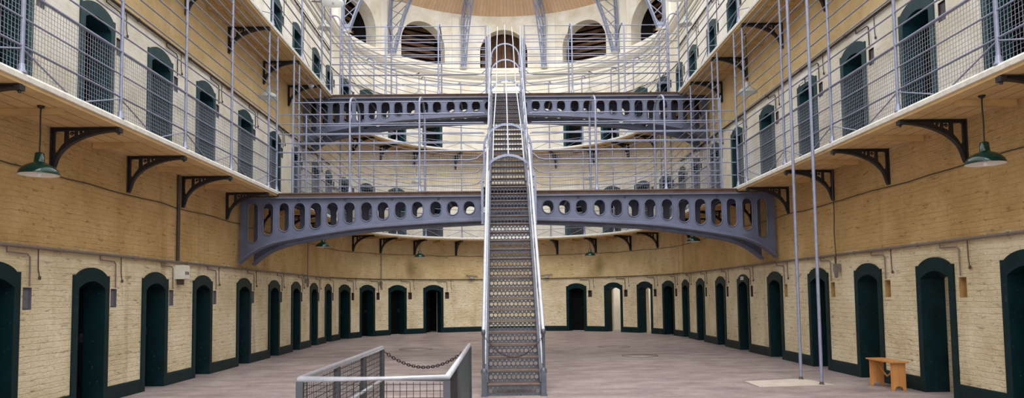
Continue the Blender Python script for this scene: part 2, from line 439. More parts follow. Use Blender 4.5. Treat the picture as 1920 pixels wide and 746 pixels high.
build_wall('wall_back', L1S - .8, L1S + ARC + .8, 15.0, M['wall'], .6)
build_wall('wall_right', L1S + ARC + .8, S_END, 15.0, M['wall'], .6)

mb = MB(); mb.box(-14, 14, -8, 44, -.2, 0)
tag(mb.build('floor', M['floor']), 'worn grey stone flagged floor of the hall', 'floor', kind='structure')

# half dome of boards over the round end
mb = MB(); prof = [(6.72, 15.0), (6.5, 15.14), (6.3, 15.28), (5.95, 15.47), (5.6, 15.65), (5.1, 15.88), (4.6, 16.1), (4.2, 16.25)]
nn = 60; uvs = []
vs = []; fs = []
A0, A1 = -math.radians(92), math.radians(92)
for i, (r, z) in enumerate(prof):
    for k in range(nn + 1):
        a = A0 + (A1 - A0) * k / nn
        vs.append((r * math.sin(a), YC + r * math.cos(a), z))
for i in range(len(prof) - 1):
    for k in range(nn):
        b = i * (nn + 1) + k
        fs.append((b, b + nn + 1, b + nn + 2, b + 1))
mb.add(vs, fs, True)
vs2 = [(x, y, z + .12) for x, y, z in vs]
mb.add(vs2, [tuple(reversed(f)) for f in fs], True)
def cuv(p):
    a = math.atan2(p.x, p.y - YC); r = math.hypot(p.x, p.y - YC)
    return (r, a * 6.7)
tag(mb.build('ceiling', M['ceil'], uvf=cuv), 'pinkish brown boarded half dome ceiling over the round end', 'ceiling', kind='structure')

# cornice round the hall under the windows
def sweep(mb, prof, s0, s1, closed=True, ang=2.2):
    """sweep a closed (off, z) outline along the wall path"""
    ss = [s0, s1]
    for b in (L1S, L1S + ARC):
        if s0 < b < s1: ss.append(b)
    k0, k1 = max(s0, L1S), min(s1, L1S + ARC)
    if k1 > k0:
        n = max(2, int((k1 - k0) / (W * math.radians(ang))))
        ss += [k0 + (k1 - k0) * i / n for i in range(n + 1)]
    ss = sorted(set(round(x, 5) for x in ss))
    n = len(prof); vs = []; fs = []
    for s in ss: vs += [on(s, o, z) for o, z in prof]
    for i in range(len(ss) - 1):
        for k in range(n):
            k2 = (k + 1) % n
            fs.append((i * n + k, i * n + k2, (i + 1) * n + k2, (i + 1) * n + k))
    fs.append(tuple(range(n))[::-1]); fs.append(tuple((len(ss) - 1) * n + k for k in range(n)))
    mb.add(vs, fs)
mb = MB()
sweep(mb, [(.0, 11.62), (.05, 11.62), (.05, 11.70), (.10, 11.74), (.10, 11.84), (.20, 11.92), (.28, 12.02), (.28, 12.09), (.33, 12.12), (.33, 12.20), (.0, 12.3)], sL(17), sR(17))
tag(mb.build('trim_1', M['plaster']), 'cream moulded cornice running round the hall below the arched windows', 'cornice', kind='structure')
# flat pilasters on the drum behind the ribs
for i, a in enumerate(RIBS):
    mb = MB(); c = sA(a + (3.0 if a > 0 else -3.0)); 
    sweep(mb, [(.0, 12.3), (.07, 12.3), (.07, 14.78), (.0, 14.78)], c - .18, c + .18)
    tag(mb.build('trim_%d' % (i + 2), M['plaster']), 'flat cream pilaster beside the %s lattice rib of the drum' % ORD[i], 'pilaster', kind='structure')

# ------------------------------------------------------------------ doors
def arch_top(u, z, rise, hw): return z + rise * max(0., 1 - (u / hw) ** 2)
def door_meshes():
    f = MB()
    us = [-.5, -.42] + [-.37 + .74 * k / 14 for k in range(15)] + [.42, .5]
    def outer(u): return 2.05 if abs(u) > .41 else 2.05 + .125 * (1 - (u / .42) ** 2) ** .8
    def inner(u): return 1.84 + .12 * max(0, 1 - (u / .37) ** 2)
    def sol(a, b):
        if abs((a + b) / 2) > .37: return [((0, 0), (outer(a), outer(b)))]
        return [((inner(a), inner(b)), (outer(a), outer(b)))]
    f.slab(us, sol, -.03, -.0005)
    us2 = [-.398] + [-.37 + .74 * k / 14 for k in range(15)] + [.398]
    def sol2(a, b):
        if abs((a + b) / 2) > .37: return [((0, 0), (1.995, 1.995))]
        return [((inner(a), inner(b)), (1.995, 1.995))]
    f.slab(us2, sol2, 0.0, .37)
    l = MB()
    l.slab([-.368 + .736 * k / 10 for k in range(11)], lambda a, b: [((.012, .012), (inner(a) - .002, inner(b) - .002))], .33, .37)
    for x0, x1, z0, z1 in ((-.36, -.27, .02, 1.82), (.27, .36, .02, 1.82), (-.27, .27, .02, .16), (-.27, .27, .86, .98), (-.27, .27, 1.66, 1.8)):
        l.box(x0, x1, .31, .33, z0, z1)
    l.box(-.12, .12, .305, .33, 1.26, 1.44)       # hatch
    for z in (.35, 1.1, 1.6): l.box(-.34, .1, .30, .31, z, z + .05)  # strap hinges
    k = MB(); k.box(.24, .33, .295, .31, .98, 1.12); k.tube([(.16, .295, 1.05), (.36, .295, 1.05)], .012, 6)
    return f, l, k
fm, lm, km = door_meshes()
fm_o = fm.build('door_frame', M['greenw']); lm_o = lm.build('door_leaf', M['leaf']); km_o = km.build('bolt', M['iron'])
FM, LM, KM = fm_o.data, lm_o.data, km_o.data
for o in (fm_o, lm_o, km_o): bpy.data.objects.remove(o)
FM_LIT = FM.copy(); FM_LIT.materials[0] = M['green']  # upper storey frames take the copy with daylight in its colour
def obj(name, me, parent, loc=(0, 0, 0), rz=0):
    o = bpy.data.objects.new(name, me); C.objects.link(o); o.parent = parent; o.location = loc; o.rotation_euler = (0, 0, rz); return o
LEV = ['ground floor', 'first gallery', 'top gallery']
SIDE = {'left': 'left wall', 'right': 'right wall', 'end': 'round end wall'}
def where(side, i, lev):
    if side == 'end':
        if i < 4: return '%s left of the stairs on the round end, %s' % (ORD[3 - i], LEV[lev])
        return '%s right of the stairs on the round end, %s' % (ORD[i - 4], LEV[lev])
    k = i if lev < 2 else i - 5
    return '%s from the viewer along the %s, %s' % (ORD[k], SIDE[side], LEV[lev])
OPEN = {(0, 'end', 5): 1, (0, 'end', 6): 1, (0, 'right', 1): 1, (0, 'end', 3): 2, (0, 'right', 2): 3}
for n, (s, z0, lev, side, i) in enumerate(DOORS):
    p, t, nn_ = frame(s)
    d = empty('door_%d' % (n + 1), (p.x, p.y, z0), heading(s), kind='structure')
    op = OPEN.get((lev, side, i))
    tag(d, 'dark green cell door' + (' standing open, ' if op in (1, 3) else ', ') + where(side, i, lev), 'door')
    obj('door_frame', FM if lev == 0 else FM_LIT, d)
    if not op:
        lf = obj('door_leaf', LM, d); obj('bolt', KM, lf)
    else:           # op 2: part open, hinged on the left; else swung right back into the cell, hinged on the right
        ang = math.radians(-38) if op == 2 else math.radians(96)
        hx = -.368 if op == 2 else .368
        lf = obj('door_leaf', LM, d, (0, 0, 0), ang if op != 2 else -ang)
        a_ = lf.rotation_euler.z; hy = .33
        lf.location = (hx - (hx * math.cos(a_) - hy * math.sin(a_)), .385 - (hx * math.sin(a_) + hy * math.cos(a_)), 0)
        if op != 2: lf.rotation_euler.z = -ang; a_ = -ang; lf.location = (hx + .03 - (hx * math.cos(a_) - hy * math.sin(a_)), .40 - (hx * math.sin(a_) + hy * math.cos(a_)), 0)
        obj('bolt', KM, lf)

# white cells seen through the open doors, one coloured dark for shade
def cell(s, label, roof=0., mat='plaster'):
    p, t, nn_ = frame(s)
    mb = MB()
    mb.box(-1.0, -.9, .61, 3.2, 0, 2.9); mb.box(.9, 1.0, .61, 3.2, 0, 2.9); mb.box(-1.0, 1.0, 3.2, 3.3, 0, 2.9)
    if roof: mb.box(-1.0, 1.0, .61, .61 + roof, 2.9, 3.0)
    c = mb.build('cell_room', M[mat]); c.location = (p.x, p.y, .001); c.rotation_euler = (0, 0, heading(s))
    tag(c, label, 'cell', kind='structure')
cell(sA(44.7), 'daylit cream cell behind the second open door right of the stairs')
cell(sA(60.3), 'daylit cream cell behind the third door right of the stairs')
cell(sR(11.45), 'cream cell behind the open door nearest the pine bench', 1.2)
cell(sR(13.57), 'cream cell behind the door beyond the pine bench', 1.2)
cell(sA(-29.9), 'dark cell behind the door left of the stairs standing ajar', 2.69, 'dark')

# ------------------------------------------------------------------ skirting
def skirting(name, s0, s1, label):
    ds = sorted(s for s, z, lev, side, i in DOORS if lev == 0 and s0 - .3 < s < s1 + .3)
    cuts = [s0] + [x for d in ds for x in (d - .5, d + .5)] + [s1]
    mb = MB()
    for a, b in zip(cuts[::2], cuts[1::2]):
        if b - a > .05: sweep(mb, [(.0005, 0), (.028, 0), (.028, .2), (.018, .23), (.0005, .235)], a, b)
    tag(mb.build(name, M['greenw']), label, 'baseboard', kind='structure')
skirting('baseboard_left', 0, L1S, 'dark green painted skirting along the foot of the left wall')
skirting('baseboard_back', L1S, L1S + ARC, 'dark green painted skirting along the foot of the round end wall')
skirting('baseboard_right', L1S + ARC, S_END, 'dark green painted skirting along the foot of the right wall')

# ------------------------------------------------------------------ windows of the drum
for a, k in WINS:
    c = sA(a); p, t, nn_ = frame(c)
    w = empty('window_%d' % k, (p.x, p.y, 0), heading(c), 'arched unglazed window with brown boards, %s from the left in the drum' % ORD[k - 1], 'window', kind='structure')
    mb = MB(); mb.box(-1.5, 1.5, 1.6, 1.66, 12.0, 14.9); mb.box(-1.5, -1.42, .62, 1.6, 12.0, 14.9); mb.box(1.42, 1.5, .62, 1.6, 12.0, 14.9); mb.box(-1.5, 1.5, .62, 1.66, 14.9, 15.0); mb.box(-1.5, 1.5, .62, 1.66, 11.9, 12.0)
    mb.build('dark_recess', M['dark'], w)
    mb = MB()
    if k == 3:
        for q in range(9):
            x = -1.1 + q * .25; mb.box(x, x + .235, 1.3, 1.36, 12.3, 14.6)
        mb.box(-.05, .05, 1.24, 1.3, 12.3, 14.6)
    else:
        for q in range(9):
            z = 12.3 + q * .26; mb.box(-1.3, 1.3, 1.2, 1.26, z, z + .15)
    mb.build('slat_panel', M['void'], w)
    mb = MB(); sweep(mb, [(.0, 12.36), (.06, 12.36), (.06, 12.465), (-.2, 12.465), (-.2, 12.45), (0, 12.45)], c - WHW - .06, c + WHW + .06)
    sill = mb.build('window_sill', M['plaster']); sill.parent = w
    sill.matrix_parent_inverse = (Matrix.Translation((p.x, p.y, 0)) @ Matrix.Rotation(heading(c), 4, 'Z')).inverted()

# ------------------------------------------------------------------ iron ribs of the drum
def rib(a, label):
    r = math.radians(a)
    e = empty('roof_rib', (0, YC, 0), -r, label, 'roof rib', 'lattice iron ribs of the drum')
    e['_'] = 0; del e['_']
    zs = [12.37, 12.9, 13.4, 13.9, 14.4, 14.8, 15.25, 15.7]
    ro = [6.62, 6.62, 6.62, 6.62, 6.6, 6.55, 6.1, 5.2]
    ri = [6.36, 6.16, 5.95, 5.70, 5.38, 5.05, 4.55, 3.7]
    for nm, R in (('outer_chord', ro), ('inner_chord', ri)):
        mb = MB()
        for dx in (-.06, .06):
            mb.tube([(dx, R[i], zs[i]) for i in range(len(zs))], .042, 4)
        mb.build(nm, M['girder2'], e)
    mb = MB()
    for i in range(len(zs) - 1):
        mb.tube([(0, ro[i], zs[i]), (0, ri[i + 1], zs[i + 1])], .02, 4); mb.tube([(0, ri[i], zs[i]), (0, ro[i + 1], zs[i + 1])], .02, 4)
        mm_ = (ro[i] + ri[i]) / 2; m2 = (ro[i + 1] + ri[i + 1]) / 2
    mb.build('lattice', M['girder2'], e)
    mb = MB(); mb.box(-.1, .1, 6.33, 6.66, 12.34, 12.6); mb.build('foot', M['girder2'], e)
    mb = MB(); mb.add([(-.17, 6.30, 12.335), (.17, 6.30, 12.335), (.17, 6.68, 12.335), (-.17, 6.68, 12.335), (-.1, 6.55, 12.31), (.1, 6.55, 12.31), (.1, 6.68, 12.31), (-.1, 6.68, 12.31), (-.17, 6.3, 12.34), (.17, 6.3, 12.34), (.17, 6.68, 12.34), (-.17, 6.68, 12.34)],
           [(0, 4, 5, 1), (1, 5, 6, 2), (2, 6, 7, 3), (3, 7, 4, 0), (4, 7, 6, 5), (8, 9, 10, 11), (0, 1, 9, 8), (1, 2, 10, 9), (2, 3, 11, 10), (3, 0, 8, 11)])
    mb.build('corbel', M['plaster'], e)
for i, a in enumerate(RIBS):
    rib(a, 'grey lattice iron rib, %s from the left round the drum' % ORD[i])

# ------------------------------------------------------------------ galleries
def gallery(name, top, sof, s0, s1, bearers, label):
    e = empty(name, (0, 0, 0), 0, label, 'gallery', 'gallery walkways')
    mb = MB(); sweep(mb, [(.004, sof), (GOUT - .03, sof), (GOUT - .03, top - .02), (.004, top - .02)], s0, s1)
    def uvf(p):
        if p.y > YC: s = L1S + (math.atan2(p.x, p.y - YC) + PI / 2) * W; d = W - math.hypot(p.x, p.y - YC)
        elif p.x < 0: s = p.y - Y0; d = p.x + W
        else: s = L1S + ARC + YC - p.y; d = W - p.x
        return (s, d)
    mb.build('soffit', M['soffit'], e, uvf)
    mb = MB(); sweep(mb, [(.004, top - .019), (GOUT - .03, top - .019), (GOUT - .03, top), (.004, top)], s0, s1); mb.build('floorboards', M['deck'], e)
    mb = MB(); sweep(mb, [(GOUT - .0295, top - .075), (GOUT + .004, top - .075), (GOUT + .012, top - .02), (GOUT, top + .006), (GOUT - .0295, top + .006)], s0, s1); mb.build('white_edge', M['white'], e)
    for s in bearers:
        mb = MB(); p, t, n = frame(s)
        mb.box(-.045, .045, -.80, -.01, -.085, -.001)
        o = mb.build('bearer', M['ochre'], e); o.location = (p.x, p.y, sof); o.rotation_euler = (0, 0, heading(s))
    return e
BR1 = [8.34, 10.52, 12.68, 14.84, 17.2, 19.75, 22.06, 24.25, 26.4]
BA = [-69.5, -54, -38, -20.3, 20.8, 37.2, 53.5, 68.5]
bear = [sL(y) for y in (7.3, 9.45, 11.6, 13.75, 15.95, 18.5, 21.0, 23.2, 25.3)] + [sR(y) for y in (7.3, 9.45, 11.6, 13.75, 15.95, 18.5, 21.0, 23.2, 25.3)] + [sA(a) for a in (-62.5, -46.5, -29.5, 29.5, 46.5, 62.5)]
gallery('gallery_walkway', L1, SOF1, 0, S_END, bear, 'first gallery walkway with white edge above the ground floor cells')
gallery('gallery_walkway', L2, SOF2, 0, S_END, bear[3:9] + bear[12:], 'upper gallery walkway with white edge below the drum windows')

# cast brackets under the galleries
def bracket_proto():
    e = empty('gallery_bracket', (0, 0, 0), 0, 'x', 'bracket')
    LEN = 1.0
    def arc(u): return -.04 - .52 * (1 - math.sqrt(max(0, 1 - ((LEN - u) / (LEN - .07)) ** 2))) if u >= .07 else -.60
    us = sorted({0, .05, .07} | {.07 + (LEN - .07) * (k / 24) ** 1.6 for k in range(25)} | {.19, .245, .335, .375, .47})
    def sol(a, b):
        m = (a + b) / 2; hs = []
        def lo(u): return min(arc(u) + .085, -.052)
        if .05 < m < .19: hs.append(((max(-.36, lo(a)) if a > .055 else -.33, max(-.37, lo(b))), (-.05 - (.02 if a < .06 else 0), -.05)))
        if .245 < m < .335: hs.append(((min(arc(a) + .08, -.05), min(arc(b) + .08, -.05)), (-.045, -.045)))
        if .375 < m < .47: hs.append(((min(arc(a) + .06, -.046), min(arc(b) + .06, -.046)), (-.045, -.045)))
        hs = [h for h in hs if h[1][0] - h[0][0] > .002 or h[1][1] - h[0][1] > .002]
        return minus((arc(a + 1e-6), arc(b)), (0, 0), hs)
    # outward distance u is local -y
    mb = MB(); mb.slab(us, sol, -.016, .016, lambda u, y, v: (y, -u, v))
    for cx, cz, r0 in ((.292, -.085, .030), (.42, -.07, .022)):
        mb.tube([(0, -(cx + (r0 * (1 - k / 16)) * math.cos(k * .7)), cz + (r0 * (1 - k / 16)) * math.sin(k * .7)) for k in range(14)], .010, 5)
    mb.build('web', M['iron'], e)
    mb = MB()
    pts = [(.045, -.60)] + [(u, arc(u)) for u in us if u > .071]
    for i in range(len(pts) - 1):
        (a, b), (c, d) = pts[i], pts[i + 1]
        mb.add([(-.04, -a, b), (.04, -a, b), (.04, -c, d), (-.04, -c, d), (-.04, -a, b - .018), (.04, -a, b - .018), (.04, -c, d - .018), (-.04, -c, d - .018)],
               [(3, 2, 1, 0), (4, 5, 6, 7), (0, 1, 5, 4), (2, 3, 7, 6), (1, 2, 6, 5), (3, 0, 4, 7)])
    mb.build('arched_flange', M['iron'], e)
    mb = MB(); mb.box(-.05, .05, -.03, -.006, -.64, -.001); mb.box(-.05, .05, -.98, -.03, -.022, -.013)
    mb.build('mounting_plate', M['iron'], e)
    mb = MB(); mb.box(-.05, .05, -1.005, -.935, -.075, -.013); mb.tube([(0, -.97, -.07), (0, -.97, -.105)], .018, 6); mb.build('end_bolt', M['iron'], e)
    return e
bp_ = bracket_proto(); first = True
def put_bracket(s, z, label, grp):
    global first
    p, t, n = frame(s)
    if first:
        z -= .003; bp_.location = (p.x, p.y, z); bp_.rotation_euler = (0, 0, heading(s)); bp_['label'] = label; bp_['group'] = grp; first = False
    else: copy_tree(bp_, (p.x, p.y, z - .003), heading(s), label, grp)
for lev, z, ys in ((1, SOF1, BR1), (2, SOF2, BR1[3:])):
    g = 'brackets under the first gallery' if lev == 1 else 'brackets under the top gallery'
    gn = 'first' if lev == 1 else 'upper'
    for i, y in enumerate(ys):
        put_bracket(sL(y), z, 'black cast bracket, %s from the viewer under the %s gallery, left wall' % (ORD[i], gn), g)
        put_bracket(sR(y), z, 'black cast bracket, %s from the viewer under the %s gallery, right wall' % (ORD[i], gn), g)
    for i, a in enumerate(BA):
        wtxt = '%s left' % ORD[3 - i] if i < 4 else '%s right' % ORD[i - 4]
        put_bracket(sA(a), z, 'black cast bracket, %s of the stairs under the %s gallery, round end' % (wtxt, gn), g)

# ------------------------------------------------------------------ cage railings of the galleries
POFF = GOUT - .032
def path_pts(s0, s1, off, z):
    ss = {s0, s1}
    for b in (L1S, L1S + ARC):
        if s0 < b < s1: ss.add(b)
    k0, k1 = max(s0, L1S), min(s1, L1S + ARC)
    if k1 > k0 + 1e-6:
        n = max(2, int((k1 - k0) / .45))
        for i in range(n + 1): ss.add(round(k0 + (k1 - k0) * i / n, 5))
    out = []
    for s in sorted(ss):
        q = on(s, off, z)
        if not out or (q - out[-1]).length > 1e-3: out.append(q)
    return out
BRS = [sL(y) for y in BR1[3:]] + [sR(y) for y in BR1[3:]] + [sA(a) for a in BA]
def cage(label, z0, s0, s1, posts, heights, ptop, mesh, bent=False, group=None, gaps=(), ghigh=99):
    e = empty('gallery_railing', on((s0 + s1) / 2, POFF, z0), 0, label, 'railing', group)
    o0 = Vector(e.location)
    def loc(pts): return [Vector(p) - o0 for p in pts]
    for h in heights:
        cuts = [s0] + ([x for g in gaps for x in g] if h > ghigh else []) + [s1]
        for a, b in zip(cuts[::2], cuts[1::2]):
            mb = MB(); mb.tube(loc(path_pts(a, b, POFF, z0 + h)), .02 if abs(h - 1.0) < .02 else .0125, 6)
            mb.build('rail', M['rail'], e)
    for s in posts:
        mb = MB(); q = on(s, POFF, 0)
        pt = ptop - (.11 if not bent and any(abs(s - b_) < .09 for b_ in BRS) else 0)
        pts = [(q.x, q.y, z0 + .012), (q.x, q.y, z0 + pt)]
        if bent:
            p2 = on(s, POFF - .5, 0)
            for k in range(1, 7):
                a = k / 6 * PI * .75; f = (1 - math.cos(a)) * .2
                d = (Vector(p2) - Vector(q)).normalized()
                pts.append((q.x + d.x * f, q.y + d.y * f, z0 + ptop + .2 * math.sin(a)))
        mb.tube(loc(pts), .026, 8)
        mb.lathe([(.055, .007), (.055, .03), (.036, .05), (.036, .10), (.028, .12)], 10, tuple(Vector((q.x, q.y, z0)) - o0))
        mb.build('post', M['rail'], e)
        for sg in (-1, 1):
            sb = s + sg * .88
            if s0 < sb < s1:
                mb = MB(); a = on(s, POFF, z0 + .30); b = on(sb, POFF, z0 + .022)
                mb.tube(loc([a, b]), .011, 5); mb.build('brace', M['rail'], e)
    if mesh:
        cuts = sorted(set([s0, s1] + [p for p in posts if s0 < p < s1]))
        for a, b in zip(cuts, cuts[1:]):
            if b - a < .1: continue
            mb = MB(); n = max(2, round((b - a) / .06))
            for k in range(1, n):
                s = a + (b - a) * k / n
                q = on(s, POFF - .012, z0 + .015); mb.tube(loc([q, on(s, POFF - .012, z0 + .99)]), .0029, 4)
            for k in range(17):
                mb.tube(loc(path_pts(a, b, POFF - .016, z0 + .02 + k * .06)), .0029, 4)
            mb.build('wire_mesh', M['wire'], e)
    return e
H1 = [.33, .66, 1.0] + [1.25 + .25 * i for i in range(11)]
H2 = [.33, .66, 1.0] + [1.25 + .25 * i for i in range(8)]
YB1, YB1b, YB2, YB2b = 17.86, 19.22, 23.41, 24.77
cage('grey bar cage railing with wire mesh, left first gallery before the bridge', L1, sL(6.0), sL(YB1), [sL(y) for y in (6.2, 8.34, 10.52, 12.68, 14.84, 17.2, YB1 - .03)], H1, SOF2 - L1 - .018, True)
cage('grey bar cage railing with wire mesh, right first gallery before the bridge', L1, sR(YB1), sR(6.0), [sR(y) for y in (6.2, 8.34, 10.52, 12.68, 14.84, 17.2, YB1 - .03)], H1, SOF2 - L1 - .018, True)
cage('grey bar cage railing curving round the end of the first gallery', L1, sL(YB1b), sR(YB1b), [sL(y) for y in (YB1b + .03, 19.75, 22.06, 24.85, 26.4)] + [sA(a) for a in BA] + [sA(0)] + [sR(y) for y in (YB1b + .03, 19.75, 22.06, 24.85, 26.4)], H1, SOF2 - L1 - .018, True, False, None, ((sL(23.25), sL(24.75)), (sR(24.75), sR(23.25))), 2.6)
cage('grey bar cage railing of the left top gallery before the upper bridge', L2, sL(13.5), sL(YB2), [sL(y) for y in (13.6, 15.2, 17.43, 20.0, 22.25, YB2 - .03)], H2, 2.95, False, True)
cage('grey bar cage railing of the right top gallery before the upper bridge', L2, sR(YB2), sR(13.5), [sR(y) for y in (13.6, 15.2, 17.43, 20.0, 22.25, YB2 - .03)], H2, 2.95, False, True)
cage('grey bar cage railing curving round the end of the top gallery', L2, sL(YB2b), sR(YB2b), [sL(y) for y in (YB2b + .03, 26.3)] + [sA(a) for a in BA] + [sA(0)] + [sR(y) for y in (YB2b + .03, 26.3)], H2, 2.95, False, True)

# ------------------------------------------------------------------ iron bridges
ZB = [(0, 3.57), (.65, 3.56), (1.84, 3.51), (3.35, 3.42), (3.86, 3.37), (4.49, 3.28), (5.12, 3.18), (5.76, 3.06), (6.08, 2.95), (6.39, 2.77), (6.69, 2.51)]
def zb(u):
    u = abs(u)
    for (a, p), (b, q) in zip(ZB, ZB[1:]):
        if u <= b: return p + (q - p) * (u - a) / (b - a)
    return ZB[-1][1]
HP = [.56, .98, 1.39, 1.81, 2.26, 2.68, 3.11, 3.52, 3.94, 4.36, 4.77, 5.17, 5.55, 5.94, 6.31]
def hole(c):
    c = abs(c); hw = .135 if c < 5.3 else .12
    zt = 4.0; bot = min(zb(c - hw), zb(c + hw)) + (.14 if c < 5 else .17 + (c - 5) * .09)
    bot = min(bot, zt - 2 * hw)
    return hw, bot, zt
def girder_mesh(y, sgn, dz):
    mb = MB(); us = {-6.63, 6.63, 0}
    hs = []
    for c0 in HP:
        for c in (-c0, c0):
            hw, b, t = hole(c); hs.append((c, hw, b, t))
            for k in range(13): us.add(c - hw * math.cos(PI * k / 12))
    for k in range(1, 60): us.add(-6.63 + 13.26 * k / 60)
    us = sorted(us); us = [u for i, u in enumerate(us) if i == 0 or u - us[i - 1] > 1e-4]
    def sol(a, b):
        m = (a + b) / 2; H = []
        for c, hw, bo, t in hs:
            if c - hw < m < c + hw:
                def cc(u): return math.sqrt(max(0, hw * hw - (u - c) ** 2))
                H.append(((bo + hw - cc(a), bo + hw - cc(b)), (t - hw + cc(a), t - hw + cc(b))))
        return minus((zb(a), zb(b)), (4.1, 4.1), H)
    mb.slab(us, sol, y, y + .03, lambda u, yy, v: (u, yy, v + dz))
    for c, hw, bo, t in hs:
        pts = [(c + (hw + .008) * math.cos(PI * k / 8), y + (-.004 if sgn < 0 else .034), t - hw + (hw + .008) * math.sin(PI * k / 8) + dz) for k in range(9)]
        pts += [(c - (hw + .008) * math.cos(PI * k / 8), y + (-.004 if sgn < 0 else .034), bo + hw - (hw + .008) * math.sin(PI * k / 8) + dz) for k in range(9)]
        mb.tube(pts, .016, 6, closed=True)
    return mb
def flange_mesh(y, dz):
    mb = MB(); us = [-6.63 + 13.26 * k / 80 for k in range(81)]
    for a, b in zip(us, us[1:]):
        vs = [(x, yy, zb(x) + dz + o) for x in (a, b) for yy in (y - .12, y + .15) for o in (-.055, 0)]
        mb.add(vs, [(0, 1, 3, 2), (4, 6, 7, 5), (0, 4, 5, 1), (2, 3, 7, 6), (0, 2, 6, 4), (1, 5, 7, 3)])
    mb.box(-6.63, 6.63, y - .10, y + .13, 4.1 + dz, 4.135 + dz)
    mb.tube([(x, y - .015, zb(x) + dz + .012) for x in us], .02, 6)
    return mb
def bridge(y0, dz, label, deckz):
    e = empty('iron_bridge', (0, y0 + .6, 0), 0, label, 'bridge')
    inv = (0, -(y0 + .6), 0)
    def P(mb, nm, m):
        o = mb.build(nm, m, e); o.location = inv; return o
    P(girder_mesh(y0, -1, dz), 'pierced_girder', M['girder']); P(girder_mesh(y0 + 1.0, -1, dz), 'pierced_girder', M['girder'])
    P(flange_mesh(y0, dz), 'girder_flange', M['girder']); P(flange_mesh(y0 + 1.0, dz), 'girder_flange', M['girder'])
    for k in range(12):
        mb = MB(); x = -5.4 + k * .98; mb.box(x - .03, x + .03, y0 + .04, y0 + .99, 3.98 + dz, 4.1 + dz)
        P(mb, 'cross_beam', M['girder'])
    mb = MB(); mb.box(-5.67, 5.67, y0 - .06, y0 + 1.27, 4.14 + dz, deckz - .03); mb.box(-5.67, 5.67, y0 - .08, y0 + 1.28, deckz - .03, deckz + .0)
    P(mb, 'timber_deck', M['deck'])
    mb = MB()
    for k in range(10):
        x = -5.2 + k * 1.155; mb.lathe([(0, -.02), (.028, -.015), (.028, .015), (0, .02)], 8, (x, y0 - .012, 4.06 + dz))
    P(mb, 'mounting_bolts', M['girder'])
    return e
bridge(17.9, 0, 'lower grey iron bridge with pierced arched girders across the hall', 4.24)
bridge(23.45, 4.02, 'upper grey iron bridge with pierced arched girders near the round end', 8.26)

def bridge_cage(y0, z0, side, label, mesh, top):
    sg = -1 if side == 'left' else 1
    e = empty('bridge_railing', (sg * 3.1, y0 + .5, z0), 0, label, 'railing')
    o0 = Vector(e.location)
    def T(p): return Vector(p) - o0
    yf, yr = y0 - .02, y0 + 1.2
    HB = [.34, .66, 1.02, 1.25, 1.48, 1.73, 1.97, 2.27]
    for y in (yf, yr):
        for i, h in enumerate(HB):
            xi = .60
            pts = [(sg * 5.695, y, z0 + h)]
            if y == yr and i in (0, 1, 2):
                pts += [(sg * 1.0, y, z0 + h), (sg * .82, y, z0 + h + .03), (sg * .70, y, z0 + h + .14), (sg * .62, y, z0 + h + .17)]
            else: pts += [(sg * xi, y, z0 + h)]
            if i == 7 and y == yf: pts = [(sg * 5.36, y, z0 + h + .09)] + [(sg * 5.36, y, z0 + h)] + pts[1:]
            mb = MB(); mb.tube([T(p) for p in pts], .02 if i == 2 else .0135, 6); mb.build('rail', M['rail'], e)
    for x in (2.2, 3.93):
        mb = MB()
        pts = [(sg * x, yf, z0 + .01), (sg * x, yf, z0 + 2.2)]
        ym = (yf + yr) / 2; hr = (yr - yf) / 2
        for k in range(1, 12):
            a = PI * k / 12; pts.append((sg * x, ym - hr * math.cos(a), z0 + 2.2 + .30 * math.sin(a)))
        pts += [(sg * x, yr, z0 + 2.2), (sg * x, yr, z0 + .01)]
        mb.tube([T(p) for p in pts], .027, 8); mb.build('hoop', M['rail'], e)
        for y in (yf, yr):
            mb = MB(); mb.lathe([(.055, .003), (.055, .03), (.036, .05), (.036, .12), (.028, .14)], 10, tuple(T((sg * x, y, z0)))); mb.build('foot', M['rail'], e)
    for x in ((5.34,) if z0 < 6 else (.64, 5.34)):
        for y in (yf, yr):
            mb = MB(); mb.tube([T((sg * x, y, z0 + .003)), T((sg * x, y, z0 + 2.3))], .022, 8); mb.build('post', M['rail'], e)
    if mesh:
        mb = MB()
        n = int((5.6 - .7) / .06)
        for k in range(n + 1):
            x = sg * (.7 + k * .06); mb.tube([T((x, yr + .03, z0 + .01)), T((x, yr + .03, z0 + 1.2))], .0028, 4)
        for k in range(20):
            mb.tube([T((sg * .7, yr + .034, z0 + .02 + k * .06)), T((sg * 5.62, yr + .034, z0 + .02 + k * .06))], .0028, 4)
        mb.build('wire_mesh', M['wire'], e)
for sd in ('left', 'right'):
    bridge_cage(17.9, 4.24, sd, 'grey bar cage railing on the %s half of the lower bridge' % sd, True, 0)
    bridge_cage(23.45, 8.26, sd, 'grey bar cage railing on the %s half of the upper bridge' % sd, False, 0)

# ------------------------------------------------------------------ staircase
R1 = .2019; G1 = .2514; SY = 12.08
steps = [(SY + G1 * k, R1 * (k + 1), R1 * k) for k in range(20)]            # nosing y, top z, riser bottom
steps.append((SY + G1 * 20, 4.24, R1 * 20))
R2 = .2003; G2 = .277; SY2 = 18.06
flight2 = [(SY2 + G2 * k, 4.243 + R2 * (k + 1), 4.243 + R2 * k) for k in range(20)]
st = empty('iron_staircase', (0, SY, 0), 0, 'grey iron staircase with pierced risers climbing to both bridges', 'staircase')
def sp(mb, nm, m, at=(0, 0, 0)):
    o = mb.build(nm, m, st); o.location = (at[0], at[1] - SY, at[2]); return o
HWT = .435
